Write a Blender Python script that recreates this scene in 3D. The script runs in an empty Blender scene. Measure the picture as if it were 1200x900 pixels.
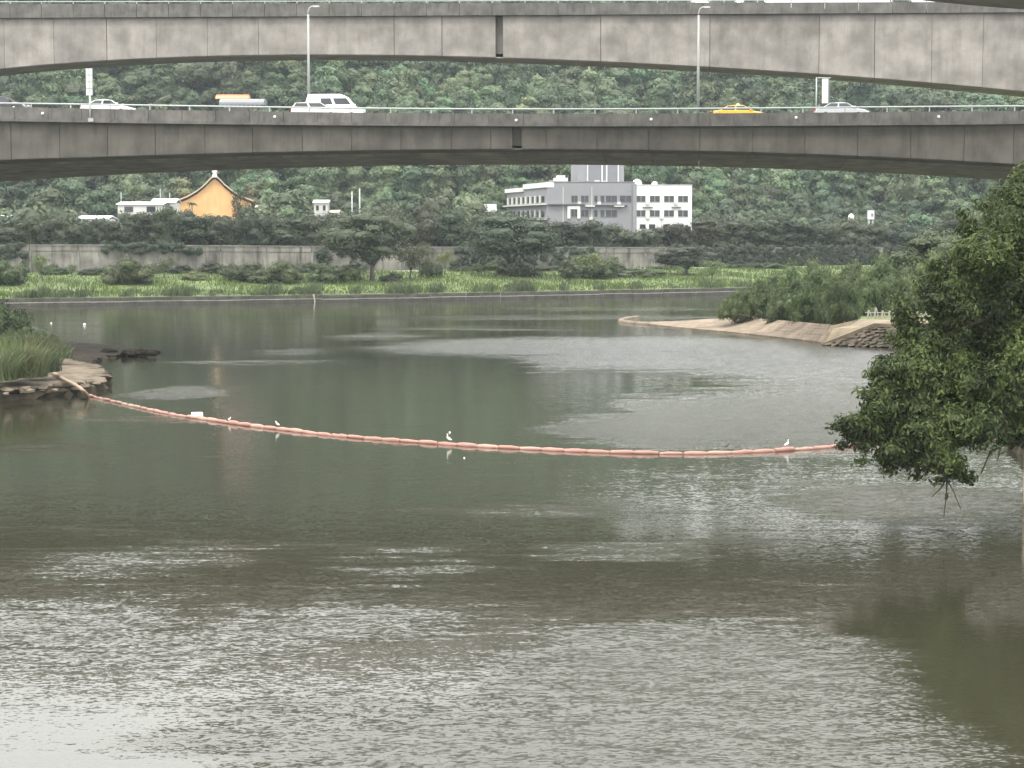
import bpy, bmesh, math, random
import numpy as np
from mathutils import Vector, Matrix

R = math.radians
sc = bpy.context.scene
COL = sc.collection
rng = np.random.default_rng(7)
random.seed(7)

# ------------------------------------------------------------------ camera
F = 2400.0            # focal length in pixels of a 1200 px wide frame
CAMZ = 12.0           # metres above the water
PITCH = math.atan(180.0 / F)
cam_d = bpy.data.cameras.new('camera')
cam = bpy.data.objects.new('camera', cam_d)
COL.objects.link(cam)
cam_d.sensor_width = 36.0
cam_d.lens = F / 1200.0 * 36.0
cam_d.clip_start = 0.5
cam_d.clip_end = 5000
cam.location = (0, 0, CAMZ)
cam.rotation_euler = (math.pi / 2 - PITCH, 0, 0)
sc.camera = cam

# ------------------------------------------------------------------ sky, sun, exposure
SUN_EL, SUN_AZ = 58.0, 205.0      # azimuth clockwise from +Y: behind the camera, to its left
w = bpy.data.worlds.new('World')
sc.world = w
w.use_nodes = True
nt = w.node_tree
nt.nodes.clear()
wo = nt.nodes.new('ShaderNodeOutputWorld')
bg = nt.nodes.new('ShaderNodeBackground')
sky = nt.nodes.new('ShaderNodeTexSky')
sky.sky_type = 'NISHITA'
sky.sun_disc = False
sky.sun_elevation = R(SUN_EL)
sky.sun_rotation = R(SUN_AZ)
sky.air_density = 1.5
sky.dust_density = 4.0
tc = nt.nodes.new('ShaderNodeTexCoord')
cn = nt.nodes.new('ShaderNodeTexNoise')
cn.inputs['Scale'].default_value = 2.2
cn.inputs['Detail'].default_value = 5
cr = nt.nodes.new('ShaderNodeValToRGB')
cr.color_ramp.elements[0].position = 0.3
cr.color_ramp.elements[0].color = (12.2, 12.2, 11.9, 1)
cr.color_ramp.elements[1].position = 0.7
cr.color_ramp.elements[1].color = (15.2, 15.1, 14.6, 1)
mx = nt.nodes.new('ShaderNodeMix')
mx.data_type = 'RGBA'
mx.inputs['Factor'].default_value = 0.9          # almost full cloud cover
nt.links.new(tc.outputs['Generated'], cn.inputs['Vector'])
nt.links.new(cn.outputs['Fac'], cr.inputs['Fac'])
nt.links.new(sky.outputs['Color'], mx.inputs['A'])
nt.links.new(cr.outputs['Color'], mx.inputs['B'])
# an overcast sky grows brighter from the horizon to the zenith
sx = nt.nodes.new('ShaderNodeSeparateXYZ'); nt.links.new(tc.outputs['Generated'], sx.inputs[0])
gr = nt.nodes.new('ShaderNodeMapRange'); gr.inputs['To Min'].default_value = 0.78; gr.inputs['To Max'].default_value = 1.75
nt.links.new(sx.outputs['Z'], gr.inputs['Value'])
vm = nt.nodes.new('ShaderNodeVectorMath'); vm.operation = 'SCALE'
nt.links.new(mx.outputs['Result'], vm.inputs[0]); nt.links.new(gr.outputs['Result'], vm.inputs['Scale'])
nt.links.new(vm.outputs['Vector'], bg.inputs['Color'])
bg.inputs['Strength'].default_value = 0.148
nt.links.new(bg.outputs['Background'], wo.inputs['Surface'])

sl = bpy.data.lights.new('sun', 'SUN')
sl.energy = 1.5
sl.angle = R(10)
sl.color = (1.0, 0.95, 0.88)
so = bpy.data.objects.new('sun', sl)
COL.objects.link(so)
so.location = (0, 0, 300)
_d = Vector((math.sin(R(SUN_AZ)) * math.cos(R(SUN_EL)), math.cos(R(SUN_AZ)) * math.cos(R(SUN_EL)), math.sin(R(SUN_EL))))
so.rotation_euler = _d.to_track_quat('Z', 'Y').to_euler()

sc.view_settings.view_transform = 'Standard'
sc.view_settings.look = 'None'
sc.view_settings.gamma = 1.0
sc.view_settings.use_curve_mapping = False
sc.view_settings.exposure = 0.42
sc.cycles.max_bounces = 6
sc.cycles.volume_bounces = 0
sc.cycles.volume_max_steps = 64
sc.cycles.sample_clamp_indirect = 6.0

# ------------------------------------------------------------------ survey helpers (photo pixel -> place)
CP, SP = math.cos(PITCH), math.sin(PITCH)
def ray(px, py):
    a, b = (px - 600) / F, (450 - py) / F
    return (a, CP + b * SP, -SP + b * CP)
def P(px, py, Y):
    d = ray(px, py); t = Y / d[1]
    return Vector((d[0] * t, Y, CAMZ + d[2] * t))
def G(px, py, z=0.0):
    d = ray(px, py); t = (z - CAMZ) / d[2]
    return Vector((d[0] * t, d[1] * t, z))
def S(Y): return Y / F      # metres per pixel at depth Y

# ------------------------------------------------------------------ object helpers
def tag(o, label=None, cat=None, group=None, kind=None):
    if label: o['label'] = label
    if cat: o['category'] = cat
    if group: o['group'] = group
    if kind: o['kind'] = kind
    return o
def empty(name, loc=(0, 0, 0), rz=0.0):
    o = bpy.data.objects.new(name, None)
    o.empty_display_size = 0.3
    o.location = loc
    o.rotation_euler = (0, 0, rz)
    COL.objects.link(o)
    return o
def link(name, me, mat=None, parent=None):
    o = bpy.data.objects.new(name, me)
    if mat is not None and not me.materials: me.materials.append(mat)
    COL.objects.link(o)
    o.parent = parent
    return o
def np_mesh(name, V, Fq, smooth=False, rnd=None):
    """V (n,3); Fq (m,k) equal-size faces"""
    me = bpy.data.meshes.new(name)
    V = np.asarray(V, np.float32); Fq = np.asarray(Fq, np.int32)
    k = Fq.shape[1]
    me.vertices.add(len(V)); me.vertices.foreach_set('co', V.ravel())
    me.loops.add(Fq.size); me.loops.foreach_set('vertex_index', Fq.ravel())
    me.polygons.add(len(Fq))
    me.polygons.foreach_set('loop_start', np.arange(0, Fq.size, k, dtype=np.int32))
    me.polygons.foreach_set('loop_total', np.full(len(Fq), k, np.int32))
    me.polygons.foreach_set('use_smooth', np.full(len(Fq), smooth, bool))
    if rnd is not None:
        at = me.attributes.new('rnd', 'FLOAT', 'FACE')
        at.data.foreach_set('value', np.asarray(rnd, np.float32))
    me.update(calc_edges=True)
    return me

class MB:
    def __init__(s): s.v = []; s.f = []; s.sm = []
    def add(s, v, f, smooth=False):
        n = len(s.v)
        s.v += [tuple(p) for p in v]
        s.f += [tuple(i + n for i in q) for q in f]
        s.sm += [smooth] * len(f)
        return s
    def box(s, x0, x1, y0, y1, z0, z1):
        v = [(x0,y0,z0),(x1,y0,z0),(x1,y1,z0),(x0,y1,z0),(x0,y0,z1),(x1,y0,z1),(x1,y1,z1),(x0,y1,z1)]
        return s.add(v, [(0,3,2,1),(4,5,6,7),(0,1,5,4),(1,2,6,5),(2,3,7,6),(3,0,4,7)])
    def hexa(s, b, t):
        """bottom and top quads, both counter-clockwise from above"""
        return s.add(list(b) + list(t), [(3,2,1,0),(4,5,6,7),(0,1,5,4),(1,2,6,5),(2,3,7,6),(3,0,4,7)])
    def tube(s, pts, rads, n=8, cap=True, smooth=True):
        pts = [Vector(p) for p in pts]
        if not hasattr(rads, '__len__'): rads = [rads] * len(pts)
        rings = []
        up = Vector((0.13, 0.31, 0.94))
        for i, p in enumerate(pts):
            t = (pts[min(i + 1, len(pts) - 1)] - pts[max(i - 1, 0)])
            if t.length < 1e-9: t = Vector((0, 0, 1))
            t.normalize()
            a = t.cross(up)
            if a.length < 1e-3: a = t.cross(Vector((1, 0, 0)))
            a.normalize(); b = t.cross(a)
            rings.append([p + (a * math.cos(2*math.pi*k/n) + b * math.sin(2*math.pi*k/n)) * rads[i] for k in range(n)])
        v = [q for r in rings for q in r]
        f = [(i*n+k, i*n+(k+1)%n, (i+1)*n+(k+1)%n, (i+1)*n+k) for i in range(len(pts)-1) for k in range(n)]
        if cap:
            f.append(tuple(range(n))[::-1]); f.append(tuple((len(pts)-1)*n + k for k in range(n)))
        return s.add(v, f, smooth)
    def prism(s, poly, y0, y1):
        """poly (x,z) extruded along y"""
        n = len(poly)
        v = [(x, y0, z) for x, z in poly] + [(x, y1, z) for x, z in poly]
        f = [tuple(range(n)), tuple(range(2*n-1, n-1, -1))]
        f += [(i, i+n, (i+1)%n+n, (i+1)%n) for i in range(n)]
        return s.add(v, f)
    def mesh(s, name):
        me = bpy.data.meshes.new(name)
        me.from_pydata(s.v, [], s.f)
        me.polygons.foreach_set('use_smooth', np.array(s.sm, bool))
        bm = bmesh.new(); bm.from_mesh(me)
        bmesh.ops.recalc_face_normals(bm, faces=bm.faces)
        bm.to_mesh(me); bm.free()
        me.update()
        return me
    def build(s, name, mat, parent=None):
        return link(name, s.mesh(name), mat, parent)
def box(name, mat, parent, *a): return MB().box(*a).build(name, mat, parent)

# ------------------------------------------------------------------ materials
def newmat(name):
    m = bpy.data.materials.new(name)
    m.use_nodes = True
    n = m.node_tree
    b = n.nodes['Principled BSDF']
    return m, n, b
def plain(name, col, rough=0.6, metal=0.0, var=0.06, scale=3.0):
    m, n, b = newmat(name)
    b.inputs['Roughness'].default_value = rough
    b.inputs['Metallic'].default_value = metal
    no = n.nodes.new('ShaderNodeTexNoise'); no.inputs['Scale'].default_value = scale; no.inputs['Detail'].default_value = 4
    tcn = n.nodes.new('ShaderNodeTexCoord'); n.links.new(tcn.outputs['Object'], no.inputs['Vector'])
    mxn = n.nodes.new('ShaderNodeMix'); mxn.data_type = 'RGBA'
    mxn.inputs['A'].default_value = tuple(c * (1 - var * 2) for c in col) + (1,)
    mxn.inputs['B'].default_value = tuple(min(1, c * (1 + var * 2)) for c in col) + (1,)
    n.links.new(no.outputs['Fac'], mxn.inputs['Factor'])
    n.links.new(mxn.outputs['Result'], b.inputs['Base Color'])
    return m
def concrete(name, col, streak=0.5, scale=0.5, blotch=0.3, zs=0.12, dark=0.35, bump=0.3, fine=6.0):
    """weathered concrete: blotches, vertical run-off streaks, fine grain, each piece a little different"""
    m, n, b = newmat(name)
    b.inputs['Roughness'].default_value = 0.9
    L = n.links.new
    geo = n.nodes.new('ShaderNodeNewGeometry')
    oi = n.nodes.new('ShaderNodeObjectInfo')
    mp = n.nodes.new('ShaderNodeMapping'); mp.inputs['Scale'].default_value = (1, 1, zs)
    L(geo.outputs['Position'], mp.inputs['Vector'])
    n1 = n.nodes.new('ShaderNodeTexNoise'); n1.inputs['Scale'].default_value = scale * 3; n1.inputs['Detail'].default_value = 7; n1.inputs['Roughness'].default_value = 0.65
    L(mp.outputs['Vector'], n1.inputs['Vector'])
    r1 = n.nodes.new('ShaderNodeMapRange'); r1.inputs['From Min'].default_value = 0.48; r1.inputs['From Max'].default_value = 0.72
    r1.inputs['To Min'].default_value = 0; r1.inputs['To Max'].default_value = streak
    L(n1.outputs['Fac'], r1.inputs['Value'])
    n2 = n.nodes.new('ShaderNodeTexNoise'); n2.inputs['Scale'].default_value = scale; n2.inputs['Detail'].default_value = 6
    L(geo.outputs['Position'], n2.inputs['Vector'])
    n3 = n.nodes.new('ShaderNodeTexNoise'); n3.inputs['Scale'].default_value = fine; n3.inputs['Detail'].default_value = 4
    L(geo.outputs['Position'], n3.inputs['Vector'])
    m1 = n.nodes.new('ShaderNodeMix'); m1.data_type = 'RGBA'
    m1.inputs['A'].default_value = tuple(c * (1 - blotch) for c in col) + (1,)
    m1.inputs['B'].default_value = tuple(min(1, c * (1 + blotch)) for c in col) + (1,)
    r2 = n.nodes.new('ShaderNodeMapRange'); r2.inputs['From Min'].default_value = 0.3; r2.inputs['From Max'].default_value = 0.7
    L(n2.outputs['Fac'], r2.inputs['Value']); L(r2.outputs['Result'], m1.inputs['Factor'])
    m2 = n.nodes.new('ShaderNodeMix'); m2.data_type = 'RGBA'
    L(r1.outputs['Result'], m2.inputs['Factor']); L(m1.outputs['Result'], m2.inputs['A'])
    m2.inputs['B'].default_value = (col[0] * dark, col[1] * dark, col[2] * dark * 0.95, 1)
    hv = n.nodes.new('ShaderNodeHueSaturation')
    L(m2.outputs['Result'], hv.inputs['Color'])
    ad = n.nodes.new('ShaderNodeMath'); ad.operation = 'MULTIPLY_ADD'
    L(oi.outputs['Random'], ad.inputs[0]); ad.inputs[1].default_value = 0.16; ad.inputs[2].default_value = 0.80
    a2 = n.nodes.new('ShaderNodeMath'); a2.operation = 'MULTIPLY_ADD'
    L(n3.outputs['Fac'], a2.inputs[0]); a2.inputs[1].default_value = 0.24; L(ad.outputs[0], a2.inputs[2])
    L(a2.outputs[0], hv.inputs['Value'])
    L(hv.outputs['Color'], b.inputs['Base Color'])
    bp = n.nodes.new('ShaderNodeBump'); bp.inputs['Strength'].default_value = bump; bp.inputs['Distance'].default_value = 0.05
    L(n3.outputs['Fac'], bp.inputs['Height']); L(bp.outputs['Normal'], b.inputs['Normal'])
    return m
def leaf(name, dark, light, trans=0.25, nscale=0.5, objvar=0.25, warm=None):
    m = bpy.data.materials.new(name); m.use_nodes = True
    n = m.node_tree; n.nodes.clear(); L = n.links.new
    out = n.nodes.new('ShaderNodeOutputMaterial')
    at = n.nodes.new('ShaderNodeAttribute'); at.attribute_name = 'rnd'
    oi = n.nodes.new('ShaderNodeObjectInfo')
    tcn = n.nodes.new('ShaderNodeTexCoord')
    no = n.nodes.new('ShaderNodeTexNoise'); no.inputs['Scale'].default_value = nscale; no.inputs['Detail'].default_value = 3
    L(tcn.outputs['Object'], no.inputs['Vector'])
    a1 = n.nodes.new('ShaderNodeMath'); a1.operation = 'MULTIPLY_ADD'
    L(at.outputs['Fac'], a1.inputs[0]); a1.inputs[1].default_value = 0.55
    L(no.outputs['Fac'], a1.inputs[2])
    a2 = n.nodes.new('ShaderNodeMath'); a2.operation = 'SUBTRACT'; a2.use_clamp = True
    L(a1.outputs[0], a2.inputs[0]); a2.inputs[1].default_value = 0.28
    mm = n.nodes.new('ShaderNodeMix'); mm.data_type = 'RGBA'
    L(a2.outputs[0], mm.inputs['Factor'])
    mm.inputs['A'].default_value = dark + (1,); mm.inputs['B'].default_value = light + (1,)
    hv = n.nodes.new('ShaderNodeHueSaturation')
    hh = n.nodes.new('ShaderNodeMapRange'); hh.inputs['To Min'].default_value = 0.5 - 0.035 * (objvar / .25); hh.inputs['To Max'].default_value = 0.5 + 0.03 * (objvar / .25)
    vv = n.nodes.new('ShaderNodeMapRange'); vv.inputs['To Min'].default_value = 1 - objvar; vv.inputs['To Max'].default_value = 1 + objvar * 1.3
    fr = n.nodes.new('ShaderNodeMath'); fr.operation = 'MULTIPLY'; fr.inputs[1].default_value = 7.13
    f2 = n.nodes.new('ShaderNodeMath'); f2.operation = 'FRACT'
    L(oi.outputs['Random'], hh.inputs['Value']); L(oi.outputs['Random'], fr.inputs[0]); L(fr.outputs[0], f2.inputs[0]); L(f2.outputs[0], vv.inputs['Value'])
    L(hh.outputs['Result'], hv.inputs['Hue']); L(vv.outputs['Result'], hv.inputs['Value'])
    L(mm.outputs['Result'], hv.inputs['Color'])
    b = n.nodes.new('ShaderNodeBsdfPrincipled'); b.inputs['Roughness'].default_value = 0.55
    b.inputs['Specular IOR Level'].default_value = 0.35
    L(hv.outputs['Color'], b.inputs['Base Color'])
    if trans > 0:
        tr = n.nodes.new('ShaderNodeBsdfTranslucent'); L(hv.outputs['Color'], tr.inputs['Color'])
        mxs = n.nodes.new('ShaderNodeMixShader'); mxs.inputs['Fac'].default_value = trans
        L(b.outputs[0], mxs.inputs[1]); L(tr.outputs[0], mxs.inputs[2]); L(mxs.outputs[0], out.inputs['Surface'])
    else:
        L(b.outputs[0], out.inputs['Surface'])
    return m

M = {}
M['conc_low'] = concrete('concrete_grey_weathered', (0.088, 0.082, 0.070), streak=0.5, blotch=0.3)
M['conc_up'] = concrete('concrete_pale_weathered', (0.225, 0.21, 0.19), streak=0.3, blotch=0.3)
M['parapet'] = concrete('concrete_parapet_stained', (0.11, 0.105, 0.097), streak=0.6, blotch=0.3, scale=0.9, zs=0.25, dark=0.3)
M['core'] = concrete('concrete_joint_dark', (0.16, 0.15, 0.13), streak=0.3, blotch=0.2)
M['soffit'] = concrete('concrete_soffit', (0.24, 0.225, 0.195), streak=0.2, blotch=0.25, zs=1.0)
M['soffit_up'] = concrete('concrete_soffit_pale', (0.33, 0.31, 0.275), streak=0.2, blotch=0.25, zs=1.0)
M['asphalt'] = plain('asphalt', (0.05, 0.05, 0.052), 0.9)
M['galv'] = plain('galvanised_metal', (0.34, 0.365, 0.36), 0.5, 0.2)
M['lamp_metal'] = plain('painted_lamp_metal', (0.30, 0.31, 0.30), 0.5, 0.1)
M['white'] = plain('white_paint', (0.68, 0.68, 0.66), 0.55, 0, 0.03, 0.6)
M['offwhite'] = plain('off_white_render', (0.50, 0.50, 0.47), 0.8, 0, 0.06, 0.4)
M['grey_render'] = plain('grey_render', (0.215, 0.22, 0.23), 0.85, 0, 0.06, 0.3)
M['grey_dark'] = plain('dark_grey_render', (0.17, 0.175, 0.19), 0.85, 0, 0.06, 0.3)
M['glass'] = plain('window_glass_dark', (0.03, 0.035, 0.04), 0.08)
M['tan'] = plain('sand_concrete', (0.42, 0.35, 0.27), 0.95, 0, 0.15, 0.9)
M['orange_wall'] = concrete('orange_plaster', (0.60, 0.36, 0.16), streak=0.45, blotch=0.12, dark=0.72, scale=0.3, bump=0.05)
M['roof_tile'] = plain('orange_roof_tile', (0.50, 0.20, 0.10), 0.7, 0, 0.12, 1.5)
M['black'] = plain('black_rubber', (0.02, 0.02, 0.02), 0.8)
M['wood_dark'] = plain('bark', (0.07, 0.055, 0.042), 0.95, 0, 0.25, 4)
M['bark_grey'] = plain('bark_grey', (0.11, 0.095, 0.08), 0.95, 0, 0.25, 3)

# ------------------------------------------------------------------ ground shapes
BX = np.array([-500, -300, -79, -18, 36, 120, 300, 500], float)
BY = np.array([190, 250, 327, 351, 384, 440, 540, 640], float)
def bank_y(x): return np.interp(x, BX, BY)
def wall_y(x): return np.interp(x, BX, BY + np.array([70, 66, 62, 62, 60, 56, 50, 50]))
_ph = rng.uniform(0, 6.28, 12)
def hill_n(x, y):
    s = 0
    for i, (fx, fy, a) in enumerate([(.011,.006,9),(.023,.013,5.5),(.017,-.021,4),(.045,.018,2.4),(.031,.052,2.0),(.08,.03,1.0)]):
        s = s + a * np.sin(x * fx * 6.28 / 2 + y * fy * 6.28 / 2 + _ph[i])
    return s
def ground(x, y):
    x = np.asarray(x, float); y = np.asarray(y, float)
    d = y - bank_y(x)
    wl = wall_y(x) - bank_y(x)
    z = np.where(d < wl, 1.15 + 2.9 * np.clip(d / wl, 0, 1) ** 0.8, 4.2)
    d2 = y - 562 - 0.05 * x
    top = 91 + 46 / (1 + np.exp((x - 2) / 24.0))
    ridge = 240.0
    t = np.clip(d2 / ridge, 0, 1)
    h = (t ** 0.85) * (top - 6)
    h = h - np.clip(d2 - ridge, 0, 1e9) * 0.18
    und = 0.45 * hill_n(x, y) * np.clip(d2 / 60, 0, 1) * np.clip(1.25 - t, 0.25, 1)
    z = np.where(d2 > 0, 4.2 + np.clip(h + und, 0, 200), z)
    return z

# ================================================================== WATER
def build_water():
    xs = np.linspace(-330, 330, 331)
    ys = np.concatenate([np.linspace(-40, 40, 28)[:-1], np.linspace(40, 140, 130)[:-1], np.linspace(140, 640, 200)])
    X, Y = np.meshgrid(xs, ys)
    V = np.stack([X.ravel(), Y.ravel(), np.zeros(X.size)], 1)
    nx, ny = len(xs), len(ys)
    i = np.arange(nx - 1)[None, :] + nx * np.arange(ny - 1)[:, None]
    Fq = np.stack([i, i + 1, i + nx + 1, i + nx], -1).reshape(-1, 4)
    me = np_mesh('river_water', V, Fq, smooth=True)
    # wind: how strongly each stretch of the river is ruffled (0 slick .. 1 ruffled), as ellipses on the water
    r = np.full(len(V), 0.2)
    def patch(px, py, rx, ry, wgt, soft=0.5):
        c = G(px, py)
        ya, yb = G(px, py + ry).y, G(px, py - ry).y
        ax = rx * c.y / F; cy = (ya + yb) / 2; ay = (yb - ya) / 2
        q = np.sqrt(((V[:, 0] - c.x) / ax) ** 2 + ((V[:, 1] - cy) / ay) ** 2)
        return np.clip((1 + soft - q) / (2 * soft), 0, 1) ** 1.0 * wgt
    for a in PATCH_UP: r = np.maximum(r, patch(*a))
    for a in PATCH_DOWN: r = np.minimum(r, 1 - patch(*a))
    at = me.attributes.new('ruffle', 'FLOAT', 'POINT')
    at.data.foreach_set('value', r.astype(np.float32))
    o = link('river_water', me, M['water'])
    tag(o, 'olive green river with slick and wind ruffled patches', 'river', kind='structure')
PATCH_UP = [
    (860, 425, 205, 28, 1.9, .5), (640, 407, 190, 11, 1.35, .5), (910, 480, 155, 38, 1.9, .5), (790, 502, 130, 20, 1.2, .5),
    (205, 461, 62, 9, .95, .25), (440, 395, 70, 6, .7), (340, 413, 60, 6, .7), (300, 425, 130, 5, .6),
    (640, 372, 260, 4, .62), (700, 362, 180, 3, .6), (560, 385, 160, 4, .6),
    (40, 522, 80, 10, .6), (180, 493, 120, 6, .52), (1080, 590, 170, 24, .95, .4), (960, 570, 120, 10, .6), (620, 600, 190, 22, .5, .8),
    (150, 660, 170, 26, .58), (60, 730, 200, 30, .68), (480, 665, 150, 24, .55), (720, 650, 120, 20, .55), (400, 730, 200, 30, .58),
    (850, 800, 270, 70, 1.1, .3), (650, 880, 420, 50, 1.0, .3), (380, 860, 220, 50, .9, .4), (100, 760, 260, 26, .7), (900, 880, 350, 50, 1.0, .3),
]
PATCH_DOWN = [
    (90, 865, 170, 55, .5, .5), (1160, 720, 120, 90, .95, .4), (1180, 830, 70, 60, .8, .4), (700, 450, 170, 16, .85, .5), (350, 560, 420, 26, .8, .4),
]
def water_mat():
    m, n, b = newmat('river_water')
    L = n.links.new
    geo = n.nodes.new('ShaderNodeNewGeometry')
    def noise(scale, detail, sx=1.0, sy=1.0, rough=0.55, dist=0.0):
        mp = n.nodes.new('ShaderNodeMapping'); mp.inputs['Scale'].default_value = (sx, sy, 1)
        L(geo.outputs['Position'], mp.inputs['Vector'])
        no = n.nodes.new('ShaderNodeTexNoise'); no.inputs['Scale'].default_value = scale
        no.inputs['Detail'].default_value = detail; no.inputs['Roughness'].default_value = rough
        no.inputs['Distortion'].default_value = dist
        L(mp.outputs['Vector'], no.inputs['Vector'])
        return no
    at = n.nodes.new('ShaderNodeAttribute'); at.attribute_name = 'ruffle'
    st = noise(0.2, 9, 0.22, 1.0, 0.66, 0.5)
    s1 = n.nodes.new('ShaderNodeMath'); s1.operation = 'MULTIPLY_ADD'
    L(st.outputs['Fac'], s1.inputs[0]); s1.inputs[1].default_value = 1.5; s1.inputs[2].default_value = -0.75
    st2 = noise(1.1, 5, 0.14, 1.0, 0.6, 0.6)
    s0 = n.nodes.new('ShaderNodeMath'); s0.operation = 'MULTIPLY_ADD'
    L(st2.outputs['Fac'], s0.inputs[0]); s0.inputs[1].default_value = 0.9; s0.inputs[2].default_value = -0.45
    s00 = n.nodes.new('ShaderNodeMath'); s00.operation = 'ADD'; L(s0.outputs[0], s00.inputs[0]); L(at.outputs['Fac'], s00.inputs[1])
    s2 = n.nodes.new('ShaderNodeMath'); s2.operation = 'ADD'
    L(s1.outputs[0], s2.inputs[0]); L(s00.outputs[0], s2.inputs[1])
    ms = n.nodes.new('ShaderNodeMapRange'); ms.interpolation_type = 'SMOOTHSTEP'
    ms.inputs['From Min'].default_value = 0.25; ms.inputs['From Max'].default_value = 0.90
    L(s2.outputs[0], ms.inputs['Value'])
    amp = n.nodes.new('ShaderNodeMapRange'); amp.inputs['To Min'].default_value = 0.10; amp.inputs['To Max'].default_value = 0.85
    ax = n.nodes.new('ShaderNodeMapRange'); ax.inputs['From Min'].default_value = 0.95; ax.inputs['From Max'].default_value = 1.4; ax.inputs['To Min'].default_value = 0.85; ax.inputs['To Max'].default_value = 0.3
    L(at.outputs['Fac'], ax.inputs['Value']); L(ax.outputs['Result'], amp.inputs['To Max'])
    L(ms.outputs['Result'], amp.inputs['Value'])
    def slope(no, k):
        v = n.nodes.new('ShaderNodeVectorMath'); v.operation = 'SUBTRACT'; v.inputs[1].default_value = (.5, .5, .5)
        L(no.outputs['Color'], v.inputs[0])
        v2 = n.nodes.new('ShaderNodeVectorMath'); v2.operation = 'MULTIPLY'; v2.inputs[1].default_value = (k, k, 0)
        L(v.outputs[0], v2.inputs[0])
        return v2
    fine = slope(noise(10.0, 4, 0.55, 1.0, 0.65), 1.1)
    mid = slope(noise(2.6, 3, 0.4, 1.0), 0.4)
    ad = n.nodes.new('ShaderNodeVectorMath'); ad.operation = 'ADD'; L(fine.outputs[0], ad.inputs[0]); L(mid.outputs[0], ad.inputs[1])
    scv = n.nodes.new('ShaderNodeVectorMath'); scv.operation = 'SCALE'; L(ad.outputs[0], scv.inputs[0]); L(amp.outputs['Result'], scv.inputs['Scale'])
    up = n.nodes.new('ShaderNodeVectorMath'); up.operation = 'ADD'; up.inputs[1].default_value = (0, 0, 1); L(scv.outputs[0], up.inputs[0])
    nn = n.nodes.new('ShaderNodeVectorMath'); nn.operation = 'NORMALIZE'; L(up.outputs[0], nn.inputs[0])
    L(nn.outputs[0], b.inputs['Normal'])
    rg = n.nodes.new('ShaderNodeMapRange'); rg.inputs['To Min'].default_value = 0.05
    rx = n.nodes.new('ShaderNodeMapRange'); rx.inputs['From Min'].default_value = 0.9; rx.inputs['From Max'].default_value = 1.35; rx.inputs['To Min'].default_value = 0.19; rx.inputs['To Max'].default_value = 0.36
    L(at.outputs['Fac'], rx.inputs['Value']); L(rx.outputs['Result'], rg.inputs['To Max'])
    L(ms.outputs['Result'], rg.inputs['Value']); L(rg.outputs['Result'], b.inputs['Roughness'])
    b.inputs['IOR'].default_value = 1.45
    cl = noise(0.03, 4, 0.6, 1.0)
    mm = n.nodes.new('ShaderNodeMix'); mm.data_type = 'RGBA'
    mm.inputs['A'].default_value = (0.022, 0.023, 0.015, 1); mm.inputs['B'].default_value = (0.038, 0.036, 0.022, 1)
    L(cl.outputs['Fac'], mm.inputs['Factor']); L(mm.outputs['Result'], b.inputs['Base Color'])
    return m
M['water'] = water_mat()
build_water()

# ================================================================== TERRAIN (far bank + hill)
def grass_mat(name, a, b_, c):
    m, n, b = newmat(name); L = n.links.new
    geo = n.nodes.new('ShaderNodeNewGeometry')
    no = n.nodes.new('ShaderNodeTexNoise'); no.inputs['Scale'].default_value = 0.12; no.inputs['Detail'].default_value = 8; no.inputs['Roughness'].default_value = .65
    L(geo.outputs['Position'], no.inputs['Vector'])
    cr = n.nodes.new('ShaderNodeValToRGB')
    e = cr.color_ramp.elements; e[0].position = .35; e[0].color = a + (1,); e[1].position = .65; e[1].color = c + (1,)
    k = e.new(.5); k.color = b_ + (1,)
    L(no.outputs['Fac'], cr.inputs['Fac']); L(cr.outputs['Color'], b.inputs['Base Color'])
    b.inputs['Roughness'].default_value = 0.95
    return m
M['turf'] = grass_mat('bank_turf', (0.045, 0.07, 0.02), (0.08, 0.115, 0.03), (0.13, 0.165, 0.042))
M['forest_floor'] = grass_mat('forest_floor', (0.02, 0.028, 0.014), (0.03, 0.045, 0.02), (0.045, 0.06, 0.025))
def grid_obj(name, xs, tfun, nt_, mat, label, cat):
    X = np.repeat(xs[None, :], nt_, 0)
    T = np.linspace(0, 1, nt_)[:, None]
    Y = tfun(X, T)
    Z = ground(X, Y)
    V = np.stack([X.ravel(), Y.ravel(), Z.ravel()], 1)
    nx = len(xs)
    i = np.arange(nx - 1)[None, :] + nx * np.arange(nt_ - 1)[:, None]
    Fq = np.stack([i, i + 1, i + nx + 1, i + nx], -1).reshape(-1, 4)
    o = link(name, np_mesh(name, V, Fq, smooth=True), mat)
    return tag(o, label, cat, kind='structure')
XS = np.linspace(-480, 480, 241)
grid_obj('grass_bank', XS, lambda X, T: bank_y(X) + 0.3 + T * (wall_y(X) - bank_y(X) + 4.0), 24, M['turf'], 'sloping green grass bank below the flood wall', 'ground')
grid_obj('hillside', XS, lambda X, T: wall_y(X) + 4 + T * (1150 - wall_y(X)), 150, M['forest_floor'], 'hillside ground under the forest behind the river', 'terrain')
# riverbed / earth under everything so nothing floats
box('riverbed', M['forest_floor'], None, -480, 480, -60, 1150, -3.0, -2.5)
tag(bpy.data.objects['riverbed'], 'muddy bed under the river water', 'ground', kind='structure')

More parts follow.
